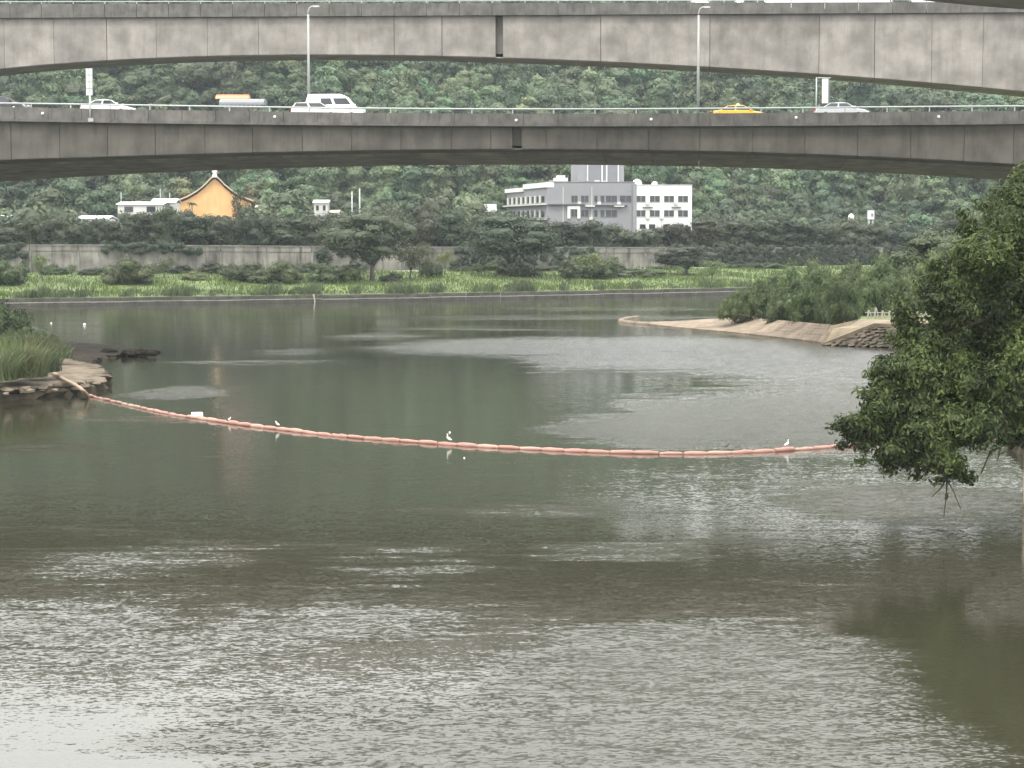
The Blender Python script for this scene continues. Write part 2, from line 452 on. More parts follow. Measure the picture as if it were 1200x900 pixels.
# ================================================================== FOLIAGE
_b = bmesh.new(); bmesh.ops.create_icosphere(_b, subdivisions=2, radius=1.0); _b.verts.index_update()
ICO_V = np.array([v.co[:] for v in _b.verts]); ICO_F = np.array([[v.index for v in f.verts] for f in _b.faces]); _b.free()
def bush_clumps(seed, w, h, n):
    """a mound of leaf clumps that reaches down to the ground, with a ragged top"""
    r = np.random.default_rng(seed)
    out = []
    for i in range(n):
        a = r.uniform(0, 6.283); q = math.sqrt(r.random())
        hh = h * (0.55 + 0.45 * r.random()) * math.sqrt(max(0.05, 1 - (q * .92) ** 2))
        rr = w * r.uniform(0.09, 0.17)
        z = max(rr * .3, hh * r.uniform(.25, .88))
        out.append((math.cos(a) * q * w * .42, math.sin(a) * q * w * .42, z, rr, rr, rr * r.uniform(.7, 1.1)))
    out.append((0, 0, h * .35, w * .33, w * .33, h * .34))
    return out
def leaves_mesh(name, clumps, n, size, asp=0.5, seed=0, core=0.7, droop=0.25, fill=0.35, flat=0.0):
    """clumps: rows (x,y,z,rx,ry,rz). n leaves shared out by surface; diamond leaves facing mostly outward"""
    r = np.random.default_rng(seed)
    C = np.asarray(clumps, float)
    wgt = (C[:, 3] * C[:, 4] + C[:, 4] * C[:, 5] + C[:, 3] * C[:, 5])
    k = r.choice(len(C), n, p=wgt / wgt.sum())
    d = r.normal(size=(n, 3)); d /= np.linalg.norm(d, axis=1)[:, None]
    rad = 1 - fill * r.random(n) ** 1.6
    rad *= 1 + 0.10 * r.normal(size=n)
    pos = C[k, :3] + d * C[k, 3:] * rad[:, None]
    nor = d / C[k, 3:]; nor /= np.linalg.norm(nor, axis=1)[:, None]
    nor = nor + r.normal(size=(n, 3)) * 0.55 + np.array([0, 0, 0.35 + flat])
    nor /= np.linalg.norm(nor, axis=1)[:, None]
    t = r.normal(size=(n, 3)); t[:, 2] -= droop * 2
    t -= (t * nor).sum(1)[:, None] * nor; t /= np.linalg.norm(t, axis=1)[:, None]
    b = np.cross(nor, t)
    L = size * (0.5 + 1.1 * r.random(n) ** 1.5)[:, None]
    Wd = L * asp
    bend = nor * L * 0.12
    V = np.stack([pos - t * L * .5 - bend, pos + b * Wd * .5, pos + t * L * .5 - bend, pos - b * Wd * .5], 1).reshape(-1, 3)
    Fq = np.arange(4 * n).reshape(-1, 4)
    rnd = r.random(n)
    if core > 0:
        k_ = len(ICO_V)
        jit = core * (0.85 + 0.3 * r.random((len(C), k_, 1)))
        cv = (C[:, None, :3] + ICO_V[None] * jit * C[:, None, 3:]).reshape(-1, 3)
        cf = (ICO_F[None] + k_ * np.arange(len(C))[:, None, None]).reshape(-1, 3)
        me = bpy.data.meshes.new(name)
        nv = len(V)
        allv = np.concatenate([V, cv]).astype(np.float32)
        tri = cf + nv
        loops = np.concatenate([Fq.ravel(), tri.ravel()]).astype(np.int32)
        tot = np.concatenate([np.full(len(Fq), 4), np.full(len(tri), 3)]).astype(np.int32)
        start = np.concatenate([[0], np.cumsum(tot)[:-1]]).astype(np.int32)
        me.vertices.add(len(allv)); me.vertices.foreach_set('co', allv.ravel())
        me.loops.add(len(loops)); me.loops.foreach_set('vertex_index', loops)
        me.polygons.add(len(tot)); me.polygons.foreach_set('loop_start', start); me.polygons.foreach_set('loop_total', tot)
        me.polygons.foreach_set('use_smooth', np.zeros(len(tot), bool))
        a = me.attributes.new('rnd', 'FLOAT', 'FACE')
        a.data.foreach_set('value', np.concatenate([rnd, r.random(len(tri)) * .5]).astype(np.float32))
        me.update(calc_edges=True)
        return me
    return np_mesh(name, V, Fq, rnd=rnd)
def blob_clumps(seed, w, h, n, base=0.3, flat=1.0):
    """an uneven crown of width w between heights base*h and h"""
    r = np.random.default_rng(seed)
    out = []
    for i in range(n):
        a = r.uniform(0, 6.283); q = math.sqrt(r.random()) * 0.62
        t = r.random()
        z = base * h + (h - base * h) * (0.18 + 0.68 * t)
        sh = math.sin(math.pi * min(1, 0.28 + 0.6 * t)) ** 0.7
        rr = w * r.uniform(0.16, 0.27)
        out.append((math.cos(a) * q * w * .62 * sh, math.sin(a) * q * w * .62 * sh, z, rr, rr, rr * r.uniform(.62, .85) * flat))
    out.append((0, 0, base * h + (h - base * h) * .5, w * .3, w * .3, (h - base * h) * .36))
    return out
def species_patches(m, scale=.018, lo=.66, hi=1.4):
    """stands of darker and lighter kinds of tree across the hill"""
    n = m.node_tree; hv = [k for k in n.nodes if k.type == 'HUE_SAT'][0]
    val = hv.inputs['Value'].links[0].from_socket
    geo = n.nodes.new('ShaderNodeNewGeometry'); no = n.nodes.new('ShaderNodeTexNoise'); no.inputs['Scale'].default_value = scale; no.inputs['Detail'].default_value = 4
    n.links.new(geo.outputs['Position'], no.inputs['Vector'])
    mr = n.nodes.new('ShaderNodeMapRange'); mr.inputs['From Min'].default_value = .35; mr.inputs['From Max'].default_value = .65
    mr.inputs['To Min'].default_value = lo; mr.inputs['To Max'].default_value = hi
    n.links.new(no.outputs['Fac'], mr.inputs['Value'])
    mu = n.nodes.new('ShaderNodeMath'); mu.operation = 'MULTIPLY'
    n.links.new(val, mu.inputs[0]); n.links.new(mr.outputs['Result'], mu.inputs[1]); n.links.new(mu.outputs[0], hv.inputs['Value'])
M['leaf_hill'] = leaf('hill_foliage', (0.024, 0.044, 0.023), (0.100, 0.138, 0.062), 0.12, 0.25, 0.36)
species_patches(M['leaf_hill'])
M['leaf_row'] = leaf('dark_tree_foliage', (0.015, 0.024, 0.012), (0.061, 0.075, 0.037), 0.12, 0.4, 0.3)
M['leaf_shrub'] = leaf('shrub_foliage', (0.021, 0.037, 0.014), (0.094, 0.119, 0.048), 0.15, 0.5, 0.2)
M['leaf_point'] = leaf('peninsula_foliage', (0.034, 0.056, 0.020), (0.165, 0.205, 0.080), 0.2, 0.45, 0.22)
M['leaf_pale'] = leaf('pale_shrub_foliage', (0.057, 0.082, 0.029), (0.148, 0.189, 0.070), 0.2, 0.5, 0.2)
M['leaf_near'] = leaf('glossy_tree_foliage', (0.009, 0.019, 0.005), (0.085, 0.115, 0.030), 0.2, 0.55, 0.0)
M['leaf_ivy'] = leaf('ivy_foliage', (0.015, 0.025, 0.013), (0.037, 0.051, 0.025), 0.1, 0.6, 0.2)
M['leaf_yellow'] = leaf('yellowish_foliage', (0.107, 0.115, 0.033), (0.246, 0.221, 0.074), 0.2, 0.5, 0.15)
M['blade'] = leaf('grass_blades', (0.050, 0.082, 0.020), (0.125, 0.165, 0.042), 0.25, 0.16, 0.1)
M['reed'] = leaf('reed_blades', (0.041, 0.059, 0.023), (0.130, 0.150, 0.070), 0.25, 0.25, 0.15)

# --- hill forest: one far-off mass
def build_forest():
    proto = bpy.data.collections.new('forest_crowns')
    for s in range(6):
        wdt, h = [(8, 9), (9, 8), (7, 10), (10, 9), (6.5, 8.5), (8, 8)][s]
        me = leaves_mesh('forest_crown', blob_clumps(100 + s, wdt, h, 13, 0.12), 2600, 0.62, 0.62, 200 + s, core=0.82, fill=0.25)
        me.materials.append(M['leaf_hill'])
        proto.objects.link(bpy.data.objects.new('forest_crown', me))
    pts = []
    r = np.random.default_rng(11)
    y = 0.0
    row = 0
    d = 2.0
    while d < 345:
        sp = 5.6
        x = -330 + r.uniform(0, sp)
        while x < 330:
            px, dd = x + r.normal() * 1.3, d + r.normal() * 1.3
            yy = float(wall_y(px)) + 42 + dd
            if abs(px) < 0.36 * yy + 45:
                pts.append((px, yy, float(ground(px, yy)) - 1.5))
            x += sp
        d += 5.4
    for (cx, cy, rr) in CLEAR:
        pts = [p for p in pts if (p[0] - cx) ** 2 + (p[1] - cy) ** 2 > rr * rr]
    # the wood is kept low in front of the buildings that stand clear of it
    def clear_view(p):
        b = (p[2] + 17.0 - CAMZ) / p[1]; a = p[0] / p[1]
        px, py = 600 + a * F, 270 - b * F
        for x0, x1, ylim, ymax in ((196, 292, 251, 552), (132, 208, 248, 516), (88, 130, 260, 496), (566, 820, 260, 526), (242, 316, 125, 608), (366, 388, 240, 562), (405, 428, 240, 505), (990, 1030, 258, 552)):
            if x0 - 9 < px < x1 + 9 and p[1] < ymax and py < ylim: return False
        return True
    pts = [p for p in pts if clear_view(p)]
    pts = np.array(pts)
    me = bpy.data.meshes.new('hill_forest')
    me.from_pydata([tuple(p) for p in pts], [], [])
    n = len(pts)
    a = me.attributes.new('pick', 'INT', 'POINT'); a.data.foreach_set('value', r.integers(0, 6, n).astype(np.int32))
    s = r.uniform(0.75, 1.4, n) * np.where(r.random(n) < .16, 1.4, 1)
    sv = np.stack([s, s, s * r.uniform(.8, 1.2, n)], 1)
    a = me.attributes.new('size', 'FLOAT_VECTOR', 'POINT'); a.data.foreach_set('vector', sv.astype(np.float32).ravel())
    rv = np.stack([r.normal(size=n) * .08, r.normal(size=n) * .08, r.uniform(0, 6.28, n)], 1)
    a = me.attributes.new('turn', 'FLOAT_VECTOR', 'POINT'); a.data.foreach_set('vector', rv.astype(np.float32).ravel())
    o = link('hill_forest', me)
    tag(o, 'dense green forest covering the hillside behind the bridges', 'forest', kind='stuff')
    ng = bpy.data.node_groups.new('forest_spread', 'GeometryNodeTree')
    ng.interface.new_socket('Geometry', in_out='INPUT', socket_type='NodeSocketGeometry')
    ng.interface.new_socket('Geometry', in_out='OUTPUT', socket_type='NodeSocketGeometry')
    gi = ng.nodes.new('NodeGroupInput'); go = ng.nodes.new('NodeGroupOutput')
    ip = ng.nodes.new('GeometryNodeInstanceOnPoints'); ci = ng.nodes.new('GeometryNodeCollectionInfo')
    ci.inputs['Collection'].default_value = proto
    ci.inputs['Separate Children'].default_value = True; ci.inputs['Reset Children'].default_value = True
    ip.inputs['Pick Instance'].default_value = True
    def na(name, t):
        q = ng.nodes.new('GeometryNodeInputNamedAttribute'); q.data_type = t; q.inputs['Name'].default_value = name
        return q.outputs['Attribute']
    ng.links.new(gi.outputs[0], ip.inputs['Points']); ng.links.new(ci.outputs[0], ip.inputs['Instance'])
    ng.links.new(na('pick', 'INT'), ip.inputs['Instance Index'])
    ng.links.new(na('size', 'FLOAT_VECTOR'), ip.inputs['Scale'])
    ng.links.new(na('turn', 'FLOAT_VECTOR'), ip.inputs['Rotation'])
    ng.links.new(ip.outputs[0], go.inputs[0])
    md = o.modifiers.new('forest', 'NODES'); md.node_group = ng
def gz(x, y): return float(ground(x, y))
TEMPLE = P(246, 250, 545)
HOUSE = P(280, 126, 604)
BLDG = P(690, 262, 520)
CLEAR = [(-88, 506, 11), (-96, 500, 10), (-86, 490, 9), (-97, 488, 9), (-100, 490, 9), (-120, 492, 8), (-117, 486, 8), (TEMPLE.x, TEMPLE.y + 12, 15), (TEMPLE.x - 6, TEMPLE.y - 12, 12), (TEMPLE.x + 4, TEMPLE.y - 12, 12), (TEMPLE.x, TEMPLE.y - 28, 12), (TEMPLE.x - 12, TEMPLE.y - 24, 9), (HOUSE.x - 5, HOUSE.y + 4, 4), (HOUSE.x + 0, HOUSE.y + 4, 4), (HOUSE.x + 5, HOUSE.y + 4, 4), (HOUSE.x - 5, HOUSE.y - 5, 5), (HOUSE.x + 4, HOUSE.y - 5, 5), (HOUSE.x - 5, HOUSE.y - 11, 5), (HOUSE.x + 4, HOUSE.y - 11, 5), (BLDG.x + 6, BLDG.y + 14, 20), (BLDG.x - 8, BLDG.y + 28, 13), (BLDG.x + 6, BLDG.y - 6, 22), (BLDG.x - 12, BLDG.y - 2, 18), (BLDG.x + 4, BLDG.y - 26, 20), (BLDG.x + 18, BLDG.y + 6, 12)]
build_forest()

# --- individual trees
CROWNS = {}
def crown(kind, v):
    key = (kind, v)
    if key not in CROWNS:
        if kind == 'round': me = leaves_mesh('crown', blob_clumps(300 + v, 9, 10.5, 24, 0.12), 6500, 0.45, 0.5, 400 + v, core=0.65, fill=.45)
        elif kind == 'tall': me = leaves_mesh('crown', blob_clumps(330 + v, 6.5, 12, 22, 0.12), 6000, 0.42, 0.5, 430 + v, core=0.65, fill=.45)
        elif kind == 'spread': me = leaves_mesh('crown', blob_clumps(360 + v, 16, 12.5, 44, 0.30, 0.8), 12000, 0.45, 0.5, 460 + v, core=0.5, fill=.5)
        elif kind == 'bush': me = leaves_mesh('crown', bush_clumps(390 + v, 8, 5.0, 34), 9500, 0.30, 0.45, 490 + v, core=0.6, fill=.45)
        elif kind == 'loose': me = leaves_mesh('crown', blob_clumps(420 + v, 7, 6, 12, 0.2), 1500, 0.42, 0.4, 520 + v, core=0.0, fill=.8)
        CROWNS[key] = me
    return CROWNS[key]
TRUNKS = {}
def trunk_mesh(kind, v):
    key = (kind, v)
    if key not in TRUNKS:
        r = random.Random(v * 7 + len(kind))
        mb = MB()
        H = {'round': 6, 'tall': 8, 'spread': 8, 'bush': 2.5, 'loose': 4.5}[kind]
        r0 = {'round': .3, 'tall': .26, 'spread': .42, 'bush': .14, 'loose': .16}[kind]
        fork = H * .38
        mb.tube([(0, 0, -.6), (.05, 0, fork * .5), (.12 * r.uniform(-1, 1), .1, fork)], [r0 * 1.25, r0, r0 * .8], 8)
        for k in range(4):
            a = k * 1.57 + r.uniform(-.5, .5)
            q = {'spread': 4.6, 'round': 2.2, 'tall': 1.5, 'bush': 1.6, 'loose': 1.8}[kind]
            mb.tube([(0, 0, fork * .85), (math.cos(a) * q * .4, math.sin(a) * q * .4, fork + (H - fork) * .45), (math.cos(a) * q, math.sin(a) * q, H)], [r0 * .62, r0 * .42, r0 * .15], 6)
        TRUNKS[key] = mb.mesh('trunk')
    return TRUNKS[key]
def tree(kind, v, loc, sx, sz, rz, mat, label, group=None, name='tree', cat='tree', lean=0.0):
    e = empty(name, loc, rz)
    e.rotation_euler = (0, lean, rz)
    e.scale = (sx, sx, sz)
    for nm, me, m in (('trunk', trunk_mesh(kind, v), M['bark_grey']), ('crown', crown(kind, v), M[mat])):
        if not me.materials: me.materials.append(m)
        o = bpy.data.objects.new(nm, me); COL.objects.link(o); o.parent = e
        if me.materials[0] is not m:
            o.material_slots[0].link = 'OBJECT'; o.material_slots[0].material = m
    tag(e, label, cat, group)
    return e
def tree_at(kind, v, px, base_py, top_py, wpx, Y, mat, label, group=None, name='tree', cat='tree', z=None, lean=0.0):
    """a tree whose foot stands at depth Y; height and width from its size in the photograph"""
    nomw, nomh = {'round': (9, 10.5), 'tall': (6.5, 12), 'spread': (16, 12.5), 'bush': (8, 5.0), 'loose': (7, 6)}[kind]
    x = P(px, 270, Y).x
    z0 = gz(x, Y) if z is None else z
    top = P(px, top_py, Y).z
    h = max(.8, top - z0)
    wd = wpx * S(Y)
    return tree(kind, v, (x, Y, z0 - .05), wd / nomw * 1.0, h / nomh, random.uniform(0, 6.28), mat, label, group, name, cat, lean)

# row behind the flood wall
rr = random.Random(5)
def row_label(px, kind='round', back=False):
    return row_label0(px).replace('dark', ('slim ' if kind == 'tall' else 'broad ') + ('half hidden ' if back else '') + 'dark', 1).replace(' round tree', ' tree')
def row_label0(px):
    if px < 60: return 'dark round tree behind the ivy covered end of the flood wall'
    if px < 200: return 'dark round tree behind the wall in front of the long white sheds'
    if px < 300: return 'dark tree behind the flood wall below the orange gable'
    if px < 400: return 'dark tree behind the flood wall before the white houses'
    if px < 560: return 'dark tree behind the flood wall beside the twin pale poles'
    if px < 830: return 'dark tree behind the wall in front of the grey building'
    return 'dark tree above the ivy covered flood wall beyond the sandy point'
TOPS = [(0, 262), (30, 256), (75, 252), (110, 258), (150, 244), (200, 242), (240, 252), (285, 250), (310, 258), (350, 252), (385, 246), (420, 248), (460, 240), (500, 238), (540, 240), (580, 250), (620, 258), (660, 258), (700, 258), (735, 256), (765, 262), (800, 258), (830, 250), (870, 252), (910, 250), (950, 258), (1000, 258), (1050, 260), (1100, 258), (1150, 256)]
px = -30
i = 0
while px < 1240:
    top = np.interp(px, [t[0] for t in TOPS], [t[1] for t in TOPS]) + rr.uniform(-4, 5)
    Yw = float(wall_y(P(px, 270, 430).x))
    Y = Yw + rr.uniform(9, 16)
    kd = 'round' if rr.random() < .7 else 'tall'
    tree_at(kd, i % 5, px, 0, top, rr.uniform(44, 62), Y, 'leaf_row', row_label(px, kd), 'trees in the row behind the flood wall', 'wall_row_tree')
    if i % 2 == 0:
        tree_at('round', (i + 2) % 5, px + 16, 0, top - rr.uniform(0, 8) if not (590 < px < 830 or 60 < px < 280) else top + 2, rr.uniform(44, 58), Y + rr.uniform(12, 20), 'leaf_row', row_label(px, 'round', True), 'trees in the row behind the flood wall', 'wall_row_tree')
    px += rr.uniform(27, 38); i += 1

# ================================================================== FAR BANK: quay, wall, ivy
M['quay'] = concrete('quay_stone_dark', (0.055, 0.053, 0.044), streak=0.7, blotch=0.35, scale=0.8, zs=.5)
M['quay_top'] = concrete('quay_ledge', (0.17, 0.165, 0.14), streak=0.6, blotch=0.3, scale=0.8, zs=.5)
q = empty('river_embankment', (0, 351, 0))
tag(q, 'low dark stepped stone embankment along the far water line', 'embankment')
xs_ = np.arange(-200, 260, 6.0)
for j in range(len(xs_) - 1):
    x0, x1 = xs_[j] + .03, xs_[j + 1] - .03
    y0, y1 = float(bank_y(x0)) - 351, float(bank_y(x1)) - 351
    h = rr.uniform(-.05, .05)
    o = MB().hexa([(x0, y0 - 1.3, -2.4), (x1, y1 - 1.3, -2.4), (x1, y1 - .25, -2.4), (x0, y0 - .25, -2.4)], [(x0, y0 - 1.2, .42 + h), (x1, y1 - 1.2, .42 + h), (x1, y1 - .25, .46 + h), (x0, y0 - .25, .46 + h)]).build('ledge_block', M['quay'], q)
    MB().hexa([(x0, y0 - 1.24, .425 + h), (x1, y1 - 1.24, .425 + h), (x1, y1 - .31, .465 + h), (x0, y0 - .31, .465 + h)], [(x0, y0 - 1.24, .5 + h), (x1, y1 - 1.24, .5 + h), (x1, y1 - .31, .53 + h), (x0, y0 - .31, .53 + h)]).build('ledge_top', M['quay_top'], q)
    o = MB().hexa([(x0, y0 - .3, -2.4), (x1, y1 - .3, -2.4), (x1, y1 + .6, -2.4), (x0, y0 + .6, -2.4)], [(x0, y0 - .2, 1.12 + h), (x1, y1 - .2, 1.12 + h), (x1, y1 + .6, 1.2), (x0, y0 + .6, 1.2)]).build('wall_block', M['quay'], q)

M['fwall'] = concrete('flood_wall_concrete', (0.175, 0.165, 0.145), streak=1.0, blotch=0.5, scale=0.3, zs=.10, dark=.2, fine=2)
M['coping'] = concrete('flood_wall_coping', (0.17, 0.17, 0.15), streak=.7, blotch=.3, scale=.4)
fw = empty('flood_wall', (0, 413, 4))
tag(fw, 'long stained concrete flood wall between the grass bank and the trees', 'wall')
def wall_top(x): return float(np.interp(x, [-80, -20, 60, 200], [9.35, 8.75, 8.2, 8.0]))
xw = np.arange(-150, 215, 8.5)
for j in range(len(xw) - 1):
    x0, x1 = xw[j] + .06, xw[j + 1] - .06
    y0, y1 = float(wall_y(x0)) - 413, float(wall_y(x1)) - 413
    z0, z1 = wall_top(x0) - 4, wall_top(x1) - 4
    jy = rr.uniform(-.04, .04)
    MB().hexa([(x0, y0 + jy, -3), (x1, y1 + jy, -3), (x1, y1 + .7, -3), (x0, y0 + .7, -3)], [(x0, y0 + jy, z0 - 1.2), (x1, y1 + jy, z1 - 1.2), (x1, y1 + .7, z1 - 1.2), (x0, y0 + .7, z0 - 1.2)]).build('wall_panel', M['fwall'], fw)
    MB().hexa([(x0, y0 - .12, z0 - 1.197), (x1, y1 - .12, z1 - 1.197), (x1, y1 + .8, z1 - 1.197), (x0, y0 + .8, z0 - 1.197)], [(x0, y0 - .12, z0 - .2), (x1, y1 - .12, z1 - .2), (x1, y1 + .8, z1 - .2), (x0, y0 + .8, z0 - .2)]).build('upper_panel', M['fwall'], fw)
    MB().hexa([(x0, y0 - .25, z0 - .197), (x1, y1 - .25, z1 - .197), (x1, y1 + .9, z1 - .197), (x0, y0 + .9, z0 - .197)], [(x0, y0 - .25, z0), (x1, y1 - .25, z1), (x1, y1 + .9, z1), (x0, y0 + .9, z0)]).build('coping', M['coping'], fw)
    MB().hexa([(x0 - .2, y0 - .22, -3), (x0 + .2, y0 - .22, -3), (x0 + .2, y0 + .1, -3), (x0 - .2, y0 + .1, -3)], [(x0 - .2, y0 - .22, z0 - 1.25), (x0 + .2, y0 - .22, z0 - 1.25), (x0 + .2, y0 + .1, z0 - 1.25), (x0 - .2, y0 + .1, z0 - 1.25)]).build('pilaster', M['coping'], fw)
def ivy(pa, pb, label, top=0.15, bot=0.0, dens=1.0):
    """a hanging mat of leaves over the wall face between two photo columns"""
    Y = 415
    xa, xb = P(pa, 300, float(wall_y(P(pa, 300, Y).x))).x, P(pb, 300, float(wall_y(P(pb, 300, Y).x))).x
    r = np.random.default_rng(int(pa)+100)
    cl = []
    n = int((xb - xa) * 5 * dens)
    for k in range(n):
        x = r.uniform(xa, xb); t = r.random()
        zt = wall_top(x) + top; zb = gz(x, float(wall_y(x)) - 1) + bot * (wall_top(x) - 4)
        z = zb + (zt - zb) * t
        cl.append((x, float(wall_y(x)) - .25 - r.random() * .35, z, r.uniform(.5, 1.1), r.uniform(.25, .45), r.uniform(.5, .9)))
    me = leaves_mesh('ivy', cl, n * 34, 0.34, 0.6, int(pa) + 100, core=.8)
    c = ((xa + xb) / 2, float(wall_y((xa + xb) / 2)), 4)
    me.transform(Matrix.Translation((-c[0], -c[1], -c[2])))
    o = link('ivy', me, M['leaf_ivy']); o.location = c
    tag(o, label, 'ivy')
ivy(-30, 28, 'dark ivy draping the flood wall beside the round bush')
ivy(532, 700, 'dark ivy hanging on the flood wall below the grey building wing')
ivy(788, 1290, 'long dark ivy curtain covering the flood wall beyond the sandy point', dens=2.2)
ivy(120, 235, 'thin ivy trailing over the top of the flood wall below the white sheds', top=.2, bot=.72, dens=.5)
ivy(375, 440, 'ivy patch on the flood wall behind the umbrella shaped tree', bot=.3, dens=.6)
M['path'] = plain('pale_path', (0.34, 0.33, 0.28), .95)
X = np.linspace(-60, 120, 60)
V = []; Fq = []
for k, x in enumerate(X):
    y = float(wall_y(x))
    for dy in (-5.0, -3.2): V.append((x, y + dy, gz(x, y + dy) + .05))
    if k: Fq.append((2*k-2, 2*k, 2*k+1, 2*k-1))
tag(link('footpath', np_mesh('footpath', V, Fq), M['path']), 'pale narrow footpath at the foot of the flood wall', 'path', kind='structure')

# grass and reeds on the bank
def blades(name, pts, hts, wid, mat, label, cat, seed, per=1, leanx=.25):
    r = np.random.default_rng(seed)
    pts = np.repeat(pts, per, 0); hts = np.repeat(hts, per)
    n = len(pts)
    pts = pts + np.stack([r.normal(size=n) * wid * 3, r.normal(size=n) * wid * 3, np.zeros(n)], 1)
    a = r.uniform(0, 3.14, n); w_ = wid * r.uniform(.6, 1.3, n)
    h = hts * r.uniform(.55, 1.2, n)
    dx, dy = np.cos(a) * w_, np.sin(a) * w_
    lx, ly = r.normal(size=n) * leanx * h, r.normal(size=n) * leanx * h
    p0 = pts + np.stack([-dx, -dy, -.1 + 0 * h], 1); p1 = pts + np.stack([dx, dy, -.1 + 0 * h], 1)
    p2 = pts + np.stack([lx * .45 + dx * .8, ly * .45 + dy * .8, h * .62], 1); p3 = pts + np.stack([lx * .45 - dx * .8, ly * .45 - dy * .8, h * .62], 1)
    p4 = pts + np.stack([lx, ly, h * .97], 1)
    V = np.stack([p0, p1, p2, p3, p4, p4 + np.stack([dx * .1, dy * .1, 0 * h], 1)], 1).reshape(-1, 3)
    i = 6 * np.arange(n)
    Fq = np.concatenate([np.stack([i, i+1, i+2, i+3], 1), np.stack([i+3, i+2, i+5, i+4], 1)])
    rn = r.random(n)
    o = link(name, np_mesh(name, V, Fq, rnd=np.concatenate([rn, np.clip(rn + .2, 0, 1)])), mat)
    return tag(o, label, cat, kind='stuff')
r = np.random.default_rng(3)
n = 34000
x = r.uniform(-115, 110, n); t = r.random(n) ** 1.2
y = bank_y(x) + .7 + t * (wall_y(x) - bank_y(x) - 6)
hn = .5 + .5 * np.sin(x * .31 + 2 * np.sin(x * .11) + y * .2)
blades('bank_grass', np.stack([x, y, ground(x, y)], 1), .3 + .6 * hn ** 2, .07, M['blade'], 'long bright green grass on the far river bank', 'grass', 4)
n = 22000
x = r.uniform(-110, 100, n)
dn = np.interp(P(0, 0, 350).x + 0 * x + x, [-110, -85, -72, -70, -52, -50, -38, -37, -25, -24, -17, -15, 8, 9, 40, 100], [1, 1, 1, .3, 1, .4, 1, .2, .2, .9, .9, .4, 1, .3, .4, .4])
dn = dn * np.clip(.35 + .55 * np.sin(x * .33 + 1.2) + .45 * np.sin(x * .87) + .35 * np.sin(x * 1.9 + 2), .08, 1)
keep = r.random(n) < dn * 1.3
x = x[keep]; d_ = dn[keep]
y = bank_y(x) + .5 + r.random(len(x)) ** 1.3 * 8
blades('bank_reeds', np.stack([x, y, ground(x, y)], 1), (.55 + 1.1 * d_) * (.75 + .25 * np.sin(x * .9) + .2 * np.sin(x * 2.3 + y)), .09, M['reed'], 'belt of tall grey green reeds along the far water line', 'reeds', 5)

# trees and bushes on the bank, in front of the wall
def on_bank(px, py):      # depth at which the bank passes behind that photo point
    Y = 340.0
    for _ in range(40):
        p = P(px, py, Y); Y += (p.z - gz(p.x, Y)) * 8
        Y = min(max(Y, float(bank_y(p.x)) + 1), float(wall_y(p.x)) - 1.5)
    return Y
for kind, v, px, bp, tp, wp, mat, label, nm in [
    ('spread', 0, 436, 329, 250, 92, 'leaf_row', 'large dark umbrella shaped tree on the grass bank', 'umbrella_tree'),
    ('loose', 1, 480, 327, 284, 46, 'leaf_shrub', 'small leaning tree with layered foliage beside the umbrella shaped tree', 'leaning_tree'),
    ('bush', 2, 505, 325, 300, 24, 'leaf_row', 'narrow dark bush beside the leaning tree', 'bush'),
    ('loose', 2, 521, 322, 297, 22, 'leaf_pale', 'pale feathery bush against the stained flood wall', 'bush'),
    ('spread', 1, 598, 324, 254, 100, 'leaf_row', 'broad dark drooping tree before the ivy on the flood wall', 'drooping_tree'),
    ('bush', 0, 148, 333, 297, 58, 'leaf_shrub', 'large round dense bush alone on the bright grass bank', 'bush'),
    ('bush', 1, 8, 334, 300, 48, 'leaf_shrub', 'dark round bush on the bank below the ivy covered wall', 'bush'),
    ('loose', 3, 48, 328, 303, 26, 'leaf_pale', 'small pale feathery bush beside the dark round bush', 'bush'),
    ('loose', 0, 83, 324, 312, 16, 'leaf_pale', 'tiny pale bush at the foot of the wall panels', 'bush'),
    ('loose', 4, 192, 326, 302, 30, 'leaf_shrub', 'loose grey green bush beside the large round bush', 'bush'),
    ('bush', 3, 285, 330, 305, 52, 'leaf_shrub', 'sprawling olive bush with reeds at its foot', 'bush'),
    ('bush', 4, 325, 332, 306, 52, 'leaf_shrub', 'sprawling dark bush before the pale streaked wall panel', 'bush'),
    ('bush', 5, 393, 331, 305, 56, 'leaf_shrub', 'wide feathery bush beside the trunk of the umbrella shaped tree', 'bush'),
    ('bush', 6, 458, 331, 320, 26, 'leaf_row', 'low dark bush under the umbrella shaped tree', 'bush'),
    ('loose', 1, 560, 322, 312, 24, 'leaf_pale', 'low pale bush on the grass below the dark ivy', 'bush'),
    ('bush', 2, 608, 324, 310, 46, 'leaf_shrub', 'low bush under the drooping tree', 'bush'),
    ('round', 1, 667, 333, 305, 22, 'leaf_row', 'small dark tree on a thin trunk in the bright grass', 'small_tree'),
    ('bush', 1, 697, 326, 293, 56, 'leaf_shrub', 'large light olive bush behind the small dark tree', 'bush'),
    ('loose', 2, 690, 327, 300, 40, 'leaf_pale', 'pale leafy bush growing through the light olive bush', 'bush'),
    ('bush', 3, 750, 324, 314, 60, 'leaf_shrub', 'long low bush below the bare pale wall panels', 'bush'),
    ('spread', 2, 805, 322, 290, 62, 'leaf_row', 'round dark tree at the end of the bare wall panels', 'round_tree'),
    ('loose', 3, 835, 328, 309, 34, 'leaf_pale', 'small pale willowy bush beside the round dark tree', 'bush'),
    ('bush', 0, 228, 328, 318, 30, 'leaf_pale', 'low pale bush on the bank below the orange gable', 'bush'),
]:
    tree_at(kind, v, px, bp, tp - (3 if nm == 'bush' else 2), wp * 1.22, on_bank(px, bp), mat, label, None, nm, 'bush' if nm == 'bush' else 'tree', lean=.12 if nm == 'leaning_tree' else 0)

